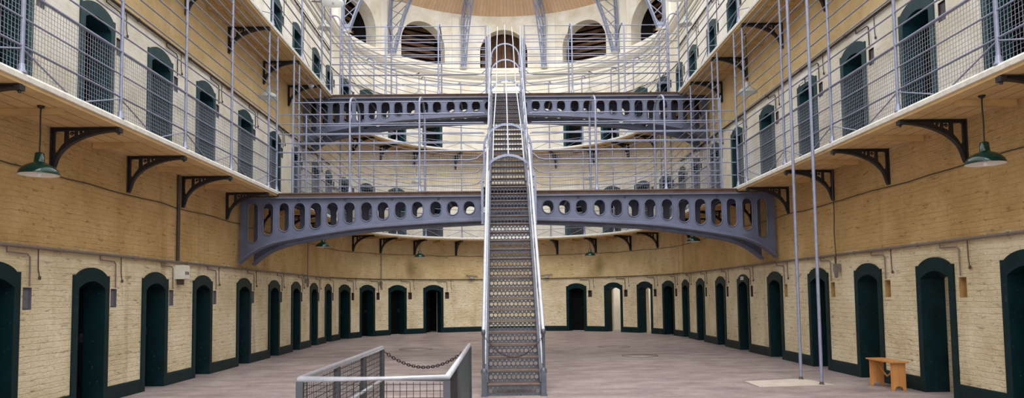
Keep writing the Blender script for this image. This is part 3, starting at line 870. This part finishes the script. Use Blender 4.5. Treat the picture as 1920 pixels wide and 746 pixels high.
# tread and riser prototypes
mb = MB(); mb.box(-HWT, HWT, -.012, .275, -.026, 0); mb.tube([(-HWT, -.012, -.013), (HWT, -.012, -.013)], .013, 8)
tread0 = sp(mb, 'tread', M['tread'], (0, steps[0][0], steps[0][1]))
mb = MB()
hs = []
for k in range(11):
    hs.append((-.385 + .077 * k, 0.078, .034))
for k in range(10): hs += [(-.3465 + .077 * k, .136, .013), (-.3465 + .077 * k, .020, .010)]
us = {-HWT, HWT}
for c, z, r in hs:
    for k in range(9): us.add(round(c - r * math.cos(PI * k / 8), 5))
us = sorted(us)
def rsol(a, b):
    m = (a + b) / 2; H = []
    for c, z, r in hs:
        if c - r - 1e-6 < m < c + r + 1e-6:
            def cc(u): return math.sqrt(max(0, r * r - (u - c) ** 2))
            H.append(((z - cc(a), z - cc(b)), (z + cc(a), z + cc(b))))
    return minus((0, 0), (.165, .165), H)
mb.slab(us, rsol, .018, .026)
for k in range(11):
    c = -.385 + .077 * k
    mb.tube([(c + 0.038 * math.cos(a), .017, .078 + 0.038 * math.sin(a)) for a in [2 * PI * q / 14 for q in range(14)]], 0.006, 5, closed=True)
riser0 = sp(mb, 'riser', M['stair'], (0, steps[0][0], steps[0][2]))
def cp(o, at):
    c = o.copy(); C.objects.link(c); c.parent = st; c.location = (at[0], at[1] - SY, at[2]); return c
for y, zt, zl in steps[1:20] + flight2[:-1]:
    cp(tread0, (0, y, zt)); cp(riser0, (0, y, zl))
cp(riser0, (0, steps[20][0], steps[20][2])); cp(riser0, (0, flight2[-1][0], flight2[-1][2]))
mb = MB(); mb.box(-.60, .60, steps[20][0] - .012, 17.80, 4.205, 4.24); mb.tube([(-.60, steps[20][0] - .012, 4.222), (.60, steps[20][0] - .012, 4.222)], .017, 8)
sp(mb, 'landing', M['tread'])
# stringers
def stringer(pts, x, dep, nm):
    mb = MB(); th = .012
    for (y0, z0), (y1, z1) in zip(pts, pts[1:]):
        vs = [(x + dx, y, z + o) for (y, z) in ((y0, z0), (y1, z1)) for dx in (-th, th) for o in (-dep, .05)]
        mb.add(vs, [(0, 1, 3, 2), (4, 6, 7, 5), (0, 4, 5, 1), (2, 3, 7, 6), (0, 2, 6, 4), (1, 5, 7, 3)])
        mb.tube([(x, y0, z0 + .05), (x, y1, z1 + .05)], .028, 4)
    sp(mb, nm, M['stair'])
a0 = (SY - .02, .21); a1 = (steps[20][0], 4.24)
for x in (-.449, .449):
    stringer([(SY - .02, .16), (steps[20][0] + .02, 4.20), (17.76, 4.20)], x, .19, 'stringer')
    stringer([(SY2 + .06, 4.46), (flight2[-1][0] - .03, 8.235)], x, .19, 'stringer')
# newels, handrails, balusters
for sx in (-1, 1):
    mb = MB()
    mb.box(sx * .490 - .042, sx * .490 + .042, SY - .07, SY + .03, 0.001, .40)
    mb.box(sx * .490 - .052, sx * .490 + .052, SY - .082, SY + .042, 0.001, .03)
    mb.lathe([(.05, .36), (.056, .39), (.05, .43), (.03, .46), (.0, .465)], 12, (sx * .490, SY - .02, 0))
    mb.tube([(sx * .495, SY - .02, .44), (sx * .497, SY - .02, 1.04)], .022, 8)
    mb.lathe([(.0, 1.0), (.03, 1.01), (.036, 1.05), (.03, 1.09), (.0, 1.10)], 12, (sx * .497, SY - .02, 0))
    sp(mb, 'newel_post', M['stair'])
    sl1 = R1 / G1
    def hz(y): return 1.07 + sl1 * (y - SY)
    mb = MB(); mb.tube([(sx * .495, SY - .02, 1.07)] + [(sx * .495, y, hz(y)) for y in (SY + .1, SY + 2.5, steps[20][0])] + [(sx * .495, 17.5, 5.24), (sx * .495, 18.0, 5.28)], .031, 8)
    sp(mb, 'handrail', M['hand'])
    mb = MB(); mb.tube([(sx * .47, SY + .0, .52)] + [(sx * .47, y, hz(y) - .5) for y in (SY + .1, steps[20][0])], .017, 8)
    sp(mb, 'middle_rail', M['hand'])
    for k in range(2, 20, 4):
        y = steps[k][0]; mb = MB(); z = steps[k][1]
        mb.tube([(sx * .485, y, z - .05), (sx * .495, y, hz(y) - .02)], .015, 6)
        mb.lathe([(.02, 0), (.032, .02), (.032, .05), (.02, .07)], 8, (sx * .488, y, z + .3)); sp(mb, 'baluster', M['stair'])
    sl2 = R2 / G2
    def h2(y, d): return 4.44 + d + sl2 * (y - SY2)
    for d, r, mm_ in ((.42, .014, 'hand'), (.95, .026, 'hand'), (1.45, .014, 'hand')):
        mb = MB(); ye = flight2[-1][0]
        mb.tube([(sx * .495, y, h2(y, d)) for y in (SY2 - .02, (SY2 + ye) / 2, ye)] + ([(sx * .495, 23.43, 8.26 + d + .2)] if d > 1 else []), r, 8)
        sp(mb, 'handrail', M[mm_])
    for k in range(0, 20, 3):
        y, z, _ = flight2[k]; mb = MB()
        mb.tube([(sx * .475, y, z - .05), (sx * .495, y, h2(y, 1.45))], .014, 6); sp(mb, 'baluster', M['rail'])
    mb = MB(); mb.tube([(sx * .50, 23.44, 8.265), (sx * .50, 23.44, 10.5)], .03, 8); mb.tube([(sx * .56, 23.44, 8.265), (sx * .56, 23.44, 10.2)], .022, 8); sp(mb, 'cage_post', M['hand'])
# safety hoops and long bars
def hoop(y, ztop, hw, zleg, r, th=.06):
    mb = MB(); pts = [(-hw, y, zleg)]
    zs = ztop - hw
    for k in range(17):
        a = PI * k / 16; pts.append((-hw * math.cos(a), y, zs + hw * math.sin(a)))
    pts.append((hw, y, zleg))
    vs = []; fs = []
    for i, p in enumerate(pts):
        c = Vector((0, y, zs)); d = (Vector(p) - c); d.z = max(d.z, 0); d.normalize()
        for o in (0, th):
            for dy in (-r, r): vs.append(Vector(p) + d * o + Vector((0, dy, 0)))
    for i in range(len(pts) - 1):
        b = i * 4
        for q, w_ in ((0, 1), (1, 3), (3, 2), (2, 0)): fs.append((b + q, b + w_, b + 4 + w_, b + 4 + q))
    mb.add(vs, fs)
    for i in range(1, len(pts) - 1, 3):
        mb.lathe([(.0, -.03), (.022, -.02), (.022, .02), (0, .03)], 8, (pts[i][0], y - r, pts[i][2]))
    sp(mb, 'safety_hoop', M['rail'])
hoop(17.16, 4.97, .60, 3.35, .008)
hoop(18.75, 6.10, .585, 4.9, .008)
hoop(21.5, 8.12, .46, 7.35, .008, .045)
hoop(22.9, 9.2, .455, 8.4, .008, .045)
hoop(24.3, 10.22, .455, 9.5, .008, .045)
bl = [(17.16, 4.98), (18.75, 6.11), (21.5, 8.13), (22.9, 9.21), (24.3, 10.23), (25.0, 11.16)]
for fx in (0, -.62, .62):
    mb = MB()
    pts = []
    for (y, z), w_ in zip(bl, (.60, .585, .46, .455, .455, .40)):
        x = fx * w_; pts.append((x, y, z - w_ + math.sqrt(w_ * w_ - x * x) + .012))
    mb.tube(pts, .017, 6); sp(mb, 'cage_bar', M['hand'])

# ------------------------------------------------------------------ chains
def chain(a, b, sag, n, r, label):
    a, b = Vector(a), Vector(b); mb = MB()
    for k in range(n):
        t = (k + .5) / n
        p = a.lerp(b, t); p.z -= sag * 4 * t * (1 - t)
        d = (b - a); d.z -= sag * 4 * (1 - 2 * t); d.normalize()
        up = Vector((0, 0, 1)) if k % 2 == 0 else d.cross(Vector((0, 0, 1))).normalized()
        sd = d.cross(up).normalized(); L_ = (b - a).length / n * .78
        pts = [p + d * (L_ * math.cos(q * PI / 5)) + (sd * (r * 2.6 * math.sin(q * PI / 5))) for q in range(10)]
        mb.tube(pts, r, 5, closed=True)
    return tag(mb.build('chain', M['chain']), label, 'chain')
chain((-1.70, 9.475, .94), (-.65, 9.755, .95), .22, 34, .0062, 'rusty chain hung across the open end of the stairwell railing')
chain((-.50, SY - .09, 1.0), (.50, SY - .09, 1.0), .36, 44, .0045, 'dark chain hung across the foot of the iron staircase')

# ------------------------------------------------------------------ stairwell railing in the foreground
e = empty('stairwell_railing', (-1.2, 7.6, 0), 0, 'low grey tube railing with wire mesh round the stairwell in the floor', 'railing')
o0 = Vector(e.location)
def T(p): return Vector(p) - o0
A, B, Cc, D = (-1.73, 9.42), (-1.80, 5.9), (-.62, 5.85), (-.62, 9.7)
def p3(p, z): return T((p[0], p[1], z))
mb = MB(); mb.tube([p3(A, .955), p3(A, 1.0), p3(B, 1.0), p3(Cc, 1.0), p3(D, 1.0), p3(D, .955)], .027, 10); mb.build('top_rail', M['hand'], e)
def lp(p, q, t): return (p[0] + (q[0] - p[0]) * t, p[1] + (q[1] - p[1]) * t)
for p in (A, lp(A, B, .32), lp(A, B, .66), B, Cc, lp(Cc, D, .35), D):
    mb = MB(); mb.box(-.028, .028, -.028, .028, .001, .98, lambda x, y, z: tuple(p3(p, 0) + Vector((x, y, z))))
    mb.box(-.06, .06, -.06, .06, .001, .02, lambda x, y, z: tuple(p3(p, 0) + Vector((x, y, z)))); mb.build('post', M['dpost'], e)
def grid(p, q, z0, z1, pitch):
    mb = MB(); L_ = math.dist(p, q); n = int(L_ / pitch)
    for k in range(1, n): mb.tube([p3(lp(p, q, k / n), z0), p3(lp(p, q, k / n), z1)], .0032, 4)
    k = z0
    while k <= z1: mb.tube([p3(p, k), p3(q, k)], .0032, 4); k += pitch
    mb.build('wire_mesh', M['cord'], e)
grid(A, B, .05, .97, .053); grid(B, Cc, .05, .97, .053); grid(Cc, lp(Cc, D, .35), .05, .97, .053)
mb = MB()
P0, P1 = lp(Cc, D, .36), D
mb.box(-.62 - .004, -.62 + .004, P0[1] + .02, P1[1] - .03, .06, .965, lambda x, y, z: tuple(T((x, y, z)))); mb.build('side_panel', M['panel'], e)
mb = MB(); mb.tube([p3(lp(A, B, -.0), .62) + Vector((.05, 0, 0)), p3(lp(A, B, .9), .62) + Vector((.05, 0, 0))], .018, 8)
for t in (.0, .32, .66): mb.tube([p3(lp(A, B, t), .60), p3(lp(A, B, t), .62) + Vector((.05, 0, 0))], .012, 6)
mb.build('inner_handrail', M['hand'], e)
for p in (A, D):
    mb = MB(); c = p3(p, .93); mb.tube([c + Vector((.0, .035, 0)) + Vector((.02 * math.cos(k), 0, .02 * math.sin(k))) for k in [2 * PI * q / 10 for q in range(10)]], .006, 5, closed=True); mb.build('chain_ring', M['galv'], e)

# ------------------------------------------------------------------ pendant lamps
def lamp_proto():
    e = empty('pendant_lamp', (0, 0, 0), 0, 'x', 'lamp')
    mb = MB(); prof = [(.235, .0), (.237, .012), (.218, .06), (.175, .105), (.12, .138), (.068, .158), (.062, .17), (.052, .28), (.03, .292), (.0, .294)]
    mb.lathe(prof, 28, caps=False); shd = mb.build('shade', M['enamel'], e)
    mb = MB(); mb.lathe([(.228, .002), (.20, .016), (.12, .03), (.0, .034)][::-1], 28, caps=False); mb.lathe([(.236, .0), (.228, .002)], 28, caps=False); mb.build('inner_reflector', M['enamelw'], shd)
    mb = MB(); mb.lathe([(.0, -.03), (.025, -.022), (.03, .0), (.02, .03), (.0, .033)], 14); mb.build('bulb', M['enamelw'], shd)
    return e
lamp0 = lamp_proto()
SH = bpy.data.meshes
lamps_done = [0]
def lamp(x, y, z, ztop, label, grp, grey=False, scale=1., arm=None):
    if lamps_done[0] == 0:
        o = lamp0; o.location = (x, y, z); o['label'] = label; o['group'] = grp
        KIDS[o.name] = [(c, kids(c)) for c in kids(o)]
    else: o = copy_tree(lamp0, (x, y, z), 0, label, grp)
    lamps_done[0] += 1
    if grey:
        for c in kids(o):
            if c.name.startswith('shade'):
                c.data = c.data.copy(); c.data.materials[0] = M['opal'] if scale > 1.2 else M['enamelg']
                if scale > 1.2:
                    for g_ in kids(c):
                        g_.data = g_.data.copy(); g_.data.materials[0] = M['opal']
    o.scale = (scale,) * 3
    mb = MB(); top = (ztop - z) / scale
    pts = [(0, 0, .29), (.004, 0, .29 + (top - .29) * .4), (-.003, 0, .29 + (top - .29) * .75), (0, 0, top - .004)]
    mb.tube(pts, .009, 6); mb.lathe([(.03, top - .03), (.045, top - .012), (.045, top - .004)], 10)
    if arm:
        mb.tube([(0, 0, top - .02), (arm[0], arm[1], top + .0)], .016, 6)
    mb.build('hanging_cord', M['cord'], o)
G0, G1_, G2_ = 'lamps under the first gallery', 'lamps under the top gallery', 'lamps below the drum'
lamp(-6.1, 9.3, 3.27, SOF1, 'green enamel pendant lamp nearest the viewer under the left gallery', G0)
lamp(6.09, 9.21, 3.27, SOF1, 'green enamel pendant lamp nearest the viewer under the right gallery', G0)
lamp(-6.0, 23.6, 3.3, SOF1, 'green pendant lamp behind the left arm of the lower bridge', G0)
lamp(5.95, 23.1, 3.3, SOF1, 'green pendant lamp behind the right arm of the lower bridge', G0)
lamp(-3.80, 31.85, 3.38, SOF1, 'green pendant lamp on the round end wall, left of the stairs, ground floor', G0)
lamp(3.70, 31.95, 3.36, SOF1, 'green pendant lamp on the round end wall, right of the stairs, ground floor', G0)
lamp(-6.05, 18.15, 6.71, SOF2, 'grey pendant lamp hanging over the left first gallery', G1_, True)
lamp(6.07, 17.95, 6.67, SOF2, 'grey pendant lamp hanging over the right first gallery', G1_, True)
lamp(-3.93, 31.83, 6.67, SOF2, 'grey pendant lamp seen through the left half of the lower bridge cage', G1_, True)
lamp(3.74, 32.02, 6.76, SOF2, 'grey pendant lamp seen through the right half of the lower bridge cage', G1_, True)
lamp(-3.80, 31.8, 10.58, 11.6, 'grey pendant lamp below the drum left of the stairs', G2_, True, 1., (-.38, .45))
lamp(3.80, 31.8, 10.58, 11.6, 'grey pendant lamp below the drum right of the stairs', G2_, True, 1., (.38, .45))
lamp(-6.05, 23.9, 10.66, 11.6, 'grey pendant lamp high on the left wall under the cornice', G2_, True, 1., (-.45, 0))
lamp(6.07, 23.8, 10.66, 11.6, 'grey pendant lamp high on the right wall under the cornice', G2_, True, 1., (.45, 0))
lamp(-5.32, 21.95, 10.72, 11.55, 'wide pale lamp cut by the picture top edge on the left', G2_, True, 1.42, (-.88, 0))
lamp(5.32, 21.85, 10.78, 11.55, 'wide pale lamp cut by the picture top edge on the right', G2_, True, 1.42, (.88, 0))

# ------------------------------------------------------------------ niches beside the doors
def niche_proto(mat, nm):
    mb = MB(); w, h, d = .093, .153, .10
    mb.box(-w, -w + .006, .0, d, -h, h); mb.box(w - .006, w, .0, d, -h, h); mb.box(-w, w, .0, d, h - .006, h); mb.box(-w, w, .0, d, -h, -h + .006); mb.box(-w, w, d, d + .01, -h, h)
    o = mb.build(nm, mat); me = o.data; bpy.data.objects.remove(o); return me
NM = {'left': niche_proto(M['plate'], 'a'), 'end': niche_proto(M['plated'], 'b'), 'right': niche_proto(M['plateb'], 'c')}
mb = MB(); mb.box(-.08, .08, .03, .036, -.14, .14); pm = mb.build('p', M['plate']); PM = pm.data; bpy.data.objects.remove(pm)
for s, z, lev, side, i in NICHES:
    p, t, n = frame(s)
    k = side if not (side == 'right' and (i >= 5 or lev)) else 'end'
    e = empty('gaslight_niche', (p.x, p.y, z), heading(s), 'small niche beside door ' + where(side, i, lev), 'niche', 'niches beside the cell doors, %s, %s' % (SIDE[side], LEV[lev]))
    words_ = e['label'].split()
    obj('lining_frame', NM[k], e)
    if side == 'left' or lev: obj('cover_plate', PM, e)

# ------------------------------------------------------------------ conduits
def conduit(s0, s1, z, lev, side, label, r=.024, mat='pipe'):
    e = empty('conduit_run', on((s0 + s1) / 2, .045, z), 0, label, 'conduit')
    o0 = Vector(e.location)
    mb = MB(); mb.tube([p - o0 for p in path_pts(s0, s1, .045, z)], r, 8)
    s = s0 + .4
    mb.build('pipe', M[mat], e)
    while s < s1:
        mb = MB(); c = on(s, .03, z) - o0; p, t, n = frame(s)
        mb.tube([c - t * .02 + n * .015, c + t * .02 + n * .015], r + .008, 8); mb.build('mounting_clip', M[mat], e); s += 2.15
    for ds, z0, lv, sd, i in DOORS:
        if lv != lev or not (s0 < ds < s1): continue
        a = on(ds + .2, .03, z - .02); b = on(ds + .2, .03, z - .09); c = on(ds + .62, .03, z - .10); c2 = on(ds + .67, .03, z - .14); d = on(ds + .68, .03, z0 + 1.86)
        mb = MB(); mb.tube([p - o0 for p in (a, b, c, c2, d)], .011, 6); mb.build('branch_pipe', M[mat], e)
        a = on(ds + .86, .02, z - .02); b = on(ds + .87, .02, z - .3); c = on(ds + .90, .025, z - .42)
        if ds + .9 < s1 and not (lev == 0 and sd == 'left' and i == 2):
            mb = MB(); mb.tube([p - o0 for p in (a, b, c)], .008, 5); mb.lathe([(.0, -.03), (.018, -.02), (.018, .02), (.0, .03)], 8, tuple(c - o0)); mb.build('hanging_cable', M['pipeb'], e)
    return e
conduit(sL(6), L1S - .02, 2.40, 0, 'left', 'grey conduit pipe along the left ground floor wall above the doors')
conduit(L1S + .02, L1S + ARC / 2 - .5, 2.42, 0, 'end', 'thin conduit round the ground floor end wall, left of the stairs', .018, 'pipeb')
conduit(L1S + ARC / 2 + .3, L1S + ARC - .02, 2.42, 0, 'end', 'thin conduit round the ground floor end wall, right of the stairs', .018, 'pipeb')
conduit(L1S + ARC + .02, sR(6), 2.40, 0, 'right', 'grey conduit pipe along the right ground floor wall above the doors')
conduit(sL(6), L1S - .02, 6.68, 1, 'left', 'dark conduit along the left first gallery wall above the doors', .026, 'pipeb')
conduit(L1S + ARC + .02, sR(6), 6.68, 1, 'right', 'dark conduit along the right first gallery wall above the doors', .026, 'pipeb')
conduit(L1S + .02, L1S + ARC - .02, 5.9, -1, 'end', 'dark cable pipe curving round the first gallery end wall', .02, 'pipeb')
conduit(sL(16), L1S - .02, 11.08, 2, 'left', 'dark conduit along the left top gallery wall above the doors', .026, 'pipeb')
conduit(L1S + ARC + .02, sR(16), 11.08, 2, 'right', 'dark conduit along the right top gallery wall above the doors', .026, 'pipeb')
conduit(L1S + .02, L1S + ARC - .02, 10.5, -1, 'end', 'thin dark pipe curving round the end wall above the upper bridge', .018, 'pipeb')

def cable_run(s0, s1, z, label):
    e = empty('cable_run', on((s0 + s1) / 2, .02, z), 0, label, 'cable'); o0 = Vector(e.location)
    pts = path_pts(s0, s1, .016, z); P2 = []
    for a, b in zip(pts, pts[1:]):
        n = max(1, int((b - a).length / .6))
        for k in range(n): q = a.lerp(b, k / n); q.z += random.uniform(-.02, .02); P2.append(q - o0)
    P2.append(pts[-1] - o0)
    mb = MB(); mb.tube(P2, .009, 5); mb.build('hanging_wire', M['pipeb'], e)
cable_run(sL(6), L1S - .02, 3.5, 'thin dark cable along the left ground floor wall under the brackets')
cable_run(L1S + .02, L1S + ARC - .02, 3.5, 'thin dark cable round the ground floor end wall under the brackets')
cable_run(L1S + ARC + .02, sR(6), 3.5, 'thin dark cable along the right ground floor wall under the brackets')

def riser_pipe(s, z0, z1, label, r, box=True, mat='pipeb', wav=.0):
    e = empty('riser_pipe', on(s, .09 if box else .04, z0), heading(s), label, 'pipe')
    pts = [(wav * math.sin(k * 1.7), -.0, (z1 - z0) * k / 8) for k in range(9)]
    mb = MB(); mb.tube(pts, r, 8); mb.build('hanging_pipe', M[mat], e)
    if box:
        mb = MB(); mb.box(-.045, .045, -.04, .085, -.06, .09); mb.lathe([(.0, -.2), (.03, -.18), (.04, -.1), (.04, -.06)], 10); mb.build('junction_box', M['pipe'], e)
riser_pipe(sL(14.60), 2.43, SOF1 - .02, 'dark vertical pipe above the white switch box on the left wall', .034, False)
riser_pipe(sR(14.68), 2.12, SOF1 - .01, 'thin wavy cable ending in a socket on the right wall', .012, True, 'pipeb', .02)
riser_pipe(sA(-54.3), 2.22, SOF1 - .63, 'thin vertical pipe with box on the round end wall, left', .018, True, 'pipe')
riser_pipe(sL(24.1), 2.2, SOF1 - .63, 'thin vertical pipe with box by the sixth left cell', .018, True, 'pipe')

# white switch box on the left wall
p, t, n = frame(sL(14.68))
e = empty('switch_box', (p.x, p.y, 2.08), heading(sL(14.68)), 'off-white electric switch box under the conduit on the left wall', 'switch box')
mb = MB(); mb.box(-.13, .13, -.18, -.002, -.02, .26); mb.box(-.12, .12, -.19, -.18, -.01, .25); mb.build('case', M['box'], e)
mb = MB(); mb.box(.13, .16, -.15, -.04, .02, .24); mb.box(.16, .19, -.12, -.07, .08, .2); mb.build('lever', M['boxg'], e)
mb = MB()
for k, (cx, cz) in enumerate(((-.035, .10), (.03, .10))):
    mb.tube([(cx + .022 * math.cos(a), -.192, cz + .03 * math.sin(a)) for a in [2 * PI * q / 12 for q in range(12)]], .005, 5, closed=True)
mb.tube([(-.07, -.192, .07), (-.07, -.192, .13)], .005, 5); mb.tube([(.065, -.192, .07), (.08, -.192, .13)], .005, 5)
mb.build('printed_mark', M['mark'], e)
mb = MB(); mb.box(-.04, .08, -.1, -.002, -.13, -.021); mb.build('cable_gland', M['pipeb'], e)

# floodlights on the end wall
for dg, sgn, wtxt in ((-14.2, 1, 'left'), (16.5, -1, 'right')):
    s = sA(dg)
    e = empty('floodlight', on(s, 0, 2.56), heading(s), 'small grey floodlight on a short bar, %s of the stairs on the end wall' % wtxt, 'floodlight')
    mb = MB(); mb.tube([(-.25 * sgn, -.06, .04), (.3 * sgn, -.06, .0)], .014, 6); mb.box(-.02, .02, -.06, -.004, .0, .04); mb.build('mounting_bar', M['pipeb'], e)
    mb = MB(); mb.box(-.09, .09, -.16, -.075, -.12, .0); mb.box(-.075, .075, -.165, -.16, -.11, -.012); mb.build('lamp_head', M['boxg'], e)
s = sL(21.45)
e = empty('spotlight', on(s, .80, SOF2 - .02), heading(s), 'small bright metal spotlight under the left top gallery edge', 'spotlight')
mb = MB(); mb.tube([(0, 0, 0), (0, 0, -.08)], .015, 6); mb.box(-.06, .06, -.02, .02, -.01, .0); mb.build('mount', M['galv'], e)
mb = MB(); mb.lathe([(.03, .0), (.06, .03), (.09, .12), (.095, .14)], 14); o = mb.build('lamp_head', M['galv'], e); o.location = (0, 0, -.14); o.rotation_euler = (2.2, 0, .4)

# white plaques over two doors
def plaque(s, z, du, label):
    p, t, n = frame(s)
    e = empty('door_plaque', (p.x + t.x * du, p.y + t.y * du, z), heading(s), label, 'plaque')
    mb = MB(); mb.box(-.11, .11, -.05, -.032, -.045, .045); mb.build('plate', M['enamelw'], e)
    mb = MB()
    for k in range(5): mb.box(-.08 + k * .034, -.06 + k * .034, -.0515, -.05, -.012, .014)
    mb.build('printed_mark', M['mark'], e)
plaque(sR(20.67), 2.06, 0, 'small white plaque above a ground floor cell door on the right')
plaque(sR(15.92), L1 + 2.08, -.16, 'farther of two white plaques over a right first gallery door')
plaque(sR(15.92), L1 + 2.08, .16, 'nearer of two white plaques over a right first gallery door')

# ------------------------------------------------------------------ things on the floor
e = empty('pine_bench', (6.37, 12.4, 0), 0, 'small orange pine bench against the right wall', 'bench')
mb = MB(); mb.box(-.145, .145, -.42, .42, .455, .48); mb.box(-.15, .15, -.425, .425, .46, .478)
mb.build('seat', M['pine'], e, lambda p: (p.y, p.x))
def bleg(y, nm):
    mb = MB(); us = [-.12, -.075] + [-.075 + .15 * k / 12 for k in range(1, 12)] + [.075, .12]
    def sol(a, b):
        def g(u): return .07 * math.sqrt(max(0, 1 - (u / .075) ** 2)) if abs(u) < .0751 else 0
        if abs((a + b) / 2) > .075: return [((.001, .001), (.4545, .4545))]
        return [((g(a) + .001, g(b) + .001), (.4545, .4545))]
    mb.slab(us, sol, y, y + .025); mb.build(nm, M['pine'], e, lambda p: (p.z, p.x))
bleg(-.36, 'leg'); bleg(.335, 'leg')
mb = MB(); mb.tube([(0, -.33, .43), (0, -.1, .25), (0, .0, .2)], .014, 4); mb.tube([(0, .33, .43), (0, .1, .25), (0, 0, .2)], .014, 4); mb.build('cross_brace', M['pine'], e, lambda p: (p.y, p.z))

for x, y, label in ((5.43, 13.72, 'thin grey pole from floor to galleries, farther of the pair by the right wall'), (5.46, 12.9, 'thin grey pole from floor to galleries, nearer of the pair by the right wall')):
    e = empty('support_pole', (x, y, 0), 0, label, 'pole', 'pair of grey poles')
    mb = MB(); mb.tube([(0, 0, .01), (0, 0, 11.3)], .029, 10); mb.build('shaft', M['rail'], e)
    mb = MB(); mb.lathe([(.05, .001), (.05, .02), (.034, .03), (.034, .06)], 10); mb.build('foot', M['pipeb'], e)
mb = MB(); mb.add([(4.28, 12.7, .002), (5.66, 12.84, .002), (5.5, 13.8, .002), (4.3, 13.52, .002), (4.28, 12.7, .014), (5.66, 12.84, .014), (5.5, 13.8, .014), (4.3, 13.52, .014)], [(3, 2, 1, 0), (4, 5, 6, 7), (0, 1, 5, 4), (1, 2, 6, 5), (2, 3, 7, 6), (3, 0, 4, 7)])
tag(mb.build('floor_slab', M['slabm']), 'pale stone slab set in the floor at the foot of the poles', 'slab')
for x, y, r, wtxt in ((-2.92, 22.94, .52, 'left of the stairs'), (3.3, 22.9, .5, 'right of the stairs, farther one'), (3.47, 19.48, .48, 'right of the stairs, nearer one')):
    e = empty('manhole_cover', (x, y, 0), 0, 'round flat manhole cover in the floor ' + wtxt, 'manhole cover', 'manhole covers')
    mb = MB(); mb.lathe([(r - .03, .001), (r - .03, .009), (r, .009), (r, .001)], 36); mb.build('ring_frame', M['manhole'], e)
    mb = MB(); mb.lathe([(0, .006), (r - .035, .006), (r - .035, .001)][::-1], 36); mb.build('lid', M['floor'], e)

# ------------------------------------------------------------------ light
w = bpy.data.worlds.new('sky'); SC.world = w; w.use_nodes = True
nt = w.node_tree; bg = nt.nodes['Background']
bg.inputs[0].default_value = (.93, .965, 1.0, 1); bg.inputs[1].default_value = 1.55
sun = bpy.data.lights.new('soft_sun', 'SUN'); sun.energy = 1.9; sun.angle = math.radians(50); sun.color = (1, .97, .92)
so = bpy.data.objects.new('soft_sun', sun); C.objects.link(so); so.rotation_euler = (math.radians(40), math.radians(3), 0)

# ------------------------------------------------------------------ camera
F, CY = 1360., 467.094
pit, rol, yaw, X0 = 0.06376069, -0.01245763, -0.01302403, -0.16321561
cp_, sp_ = math.cos(pit), math.sin(pit)
fw = Vector((-math.sin(yaw) * cp_, math.cos(yaw) * cp_, sp_)); rt = Vector((math.cos(yaw), math.sin(yaw), 0)); up = rt.cross(fw)
r2 = rt * math.cos(rol) + up * math.sin(rol); u2 = -rt * math.sin(rol) + up * math.cos(rol)
cam = bpy.data.cameras.new('camera'); co = bpy.data.objects.new('camera', cam); C.objects.link(co)
co.matrix_world = Matrix(((r2.x, u2.x, -fw.x, X0), (r2.y, u2.y, -fw.y, 0), (r2.z, u2.z, -fw.z, 1.65), (0, 0, 0, 1)))
cam.sensor_width = 36; cam.lens = F / 1920 * 36; cam.shift_y = (CY - 373) / 1920; cam.clip_end = 200
SC.camera = co
vs_ = SC.view_settings
SC.display_settings.display_device = 'sRGB'
vs_.view_transform = 'Standard'; vs_.look = 'None'; vs_.exposure = 0.5; vs_.gamma = 1; vs_.use_curve_mapping = False
SC.cycles.max_bounces = 10; SC.cycles.diffuse_bounces = 6
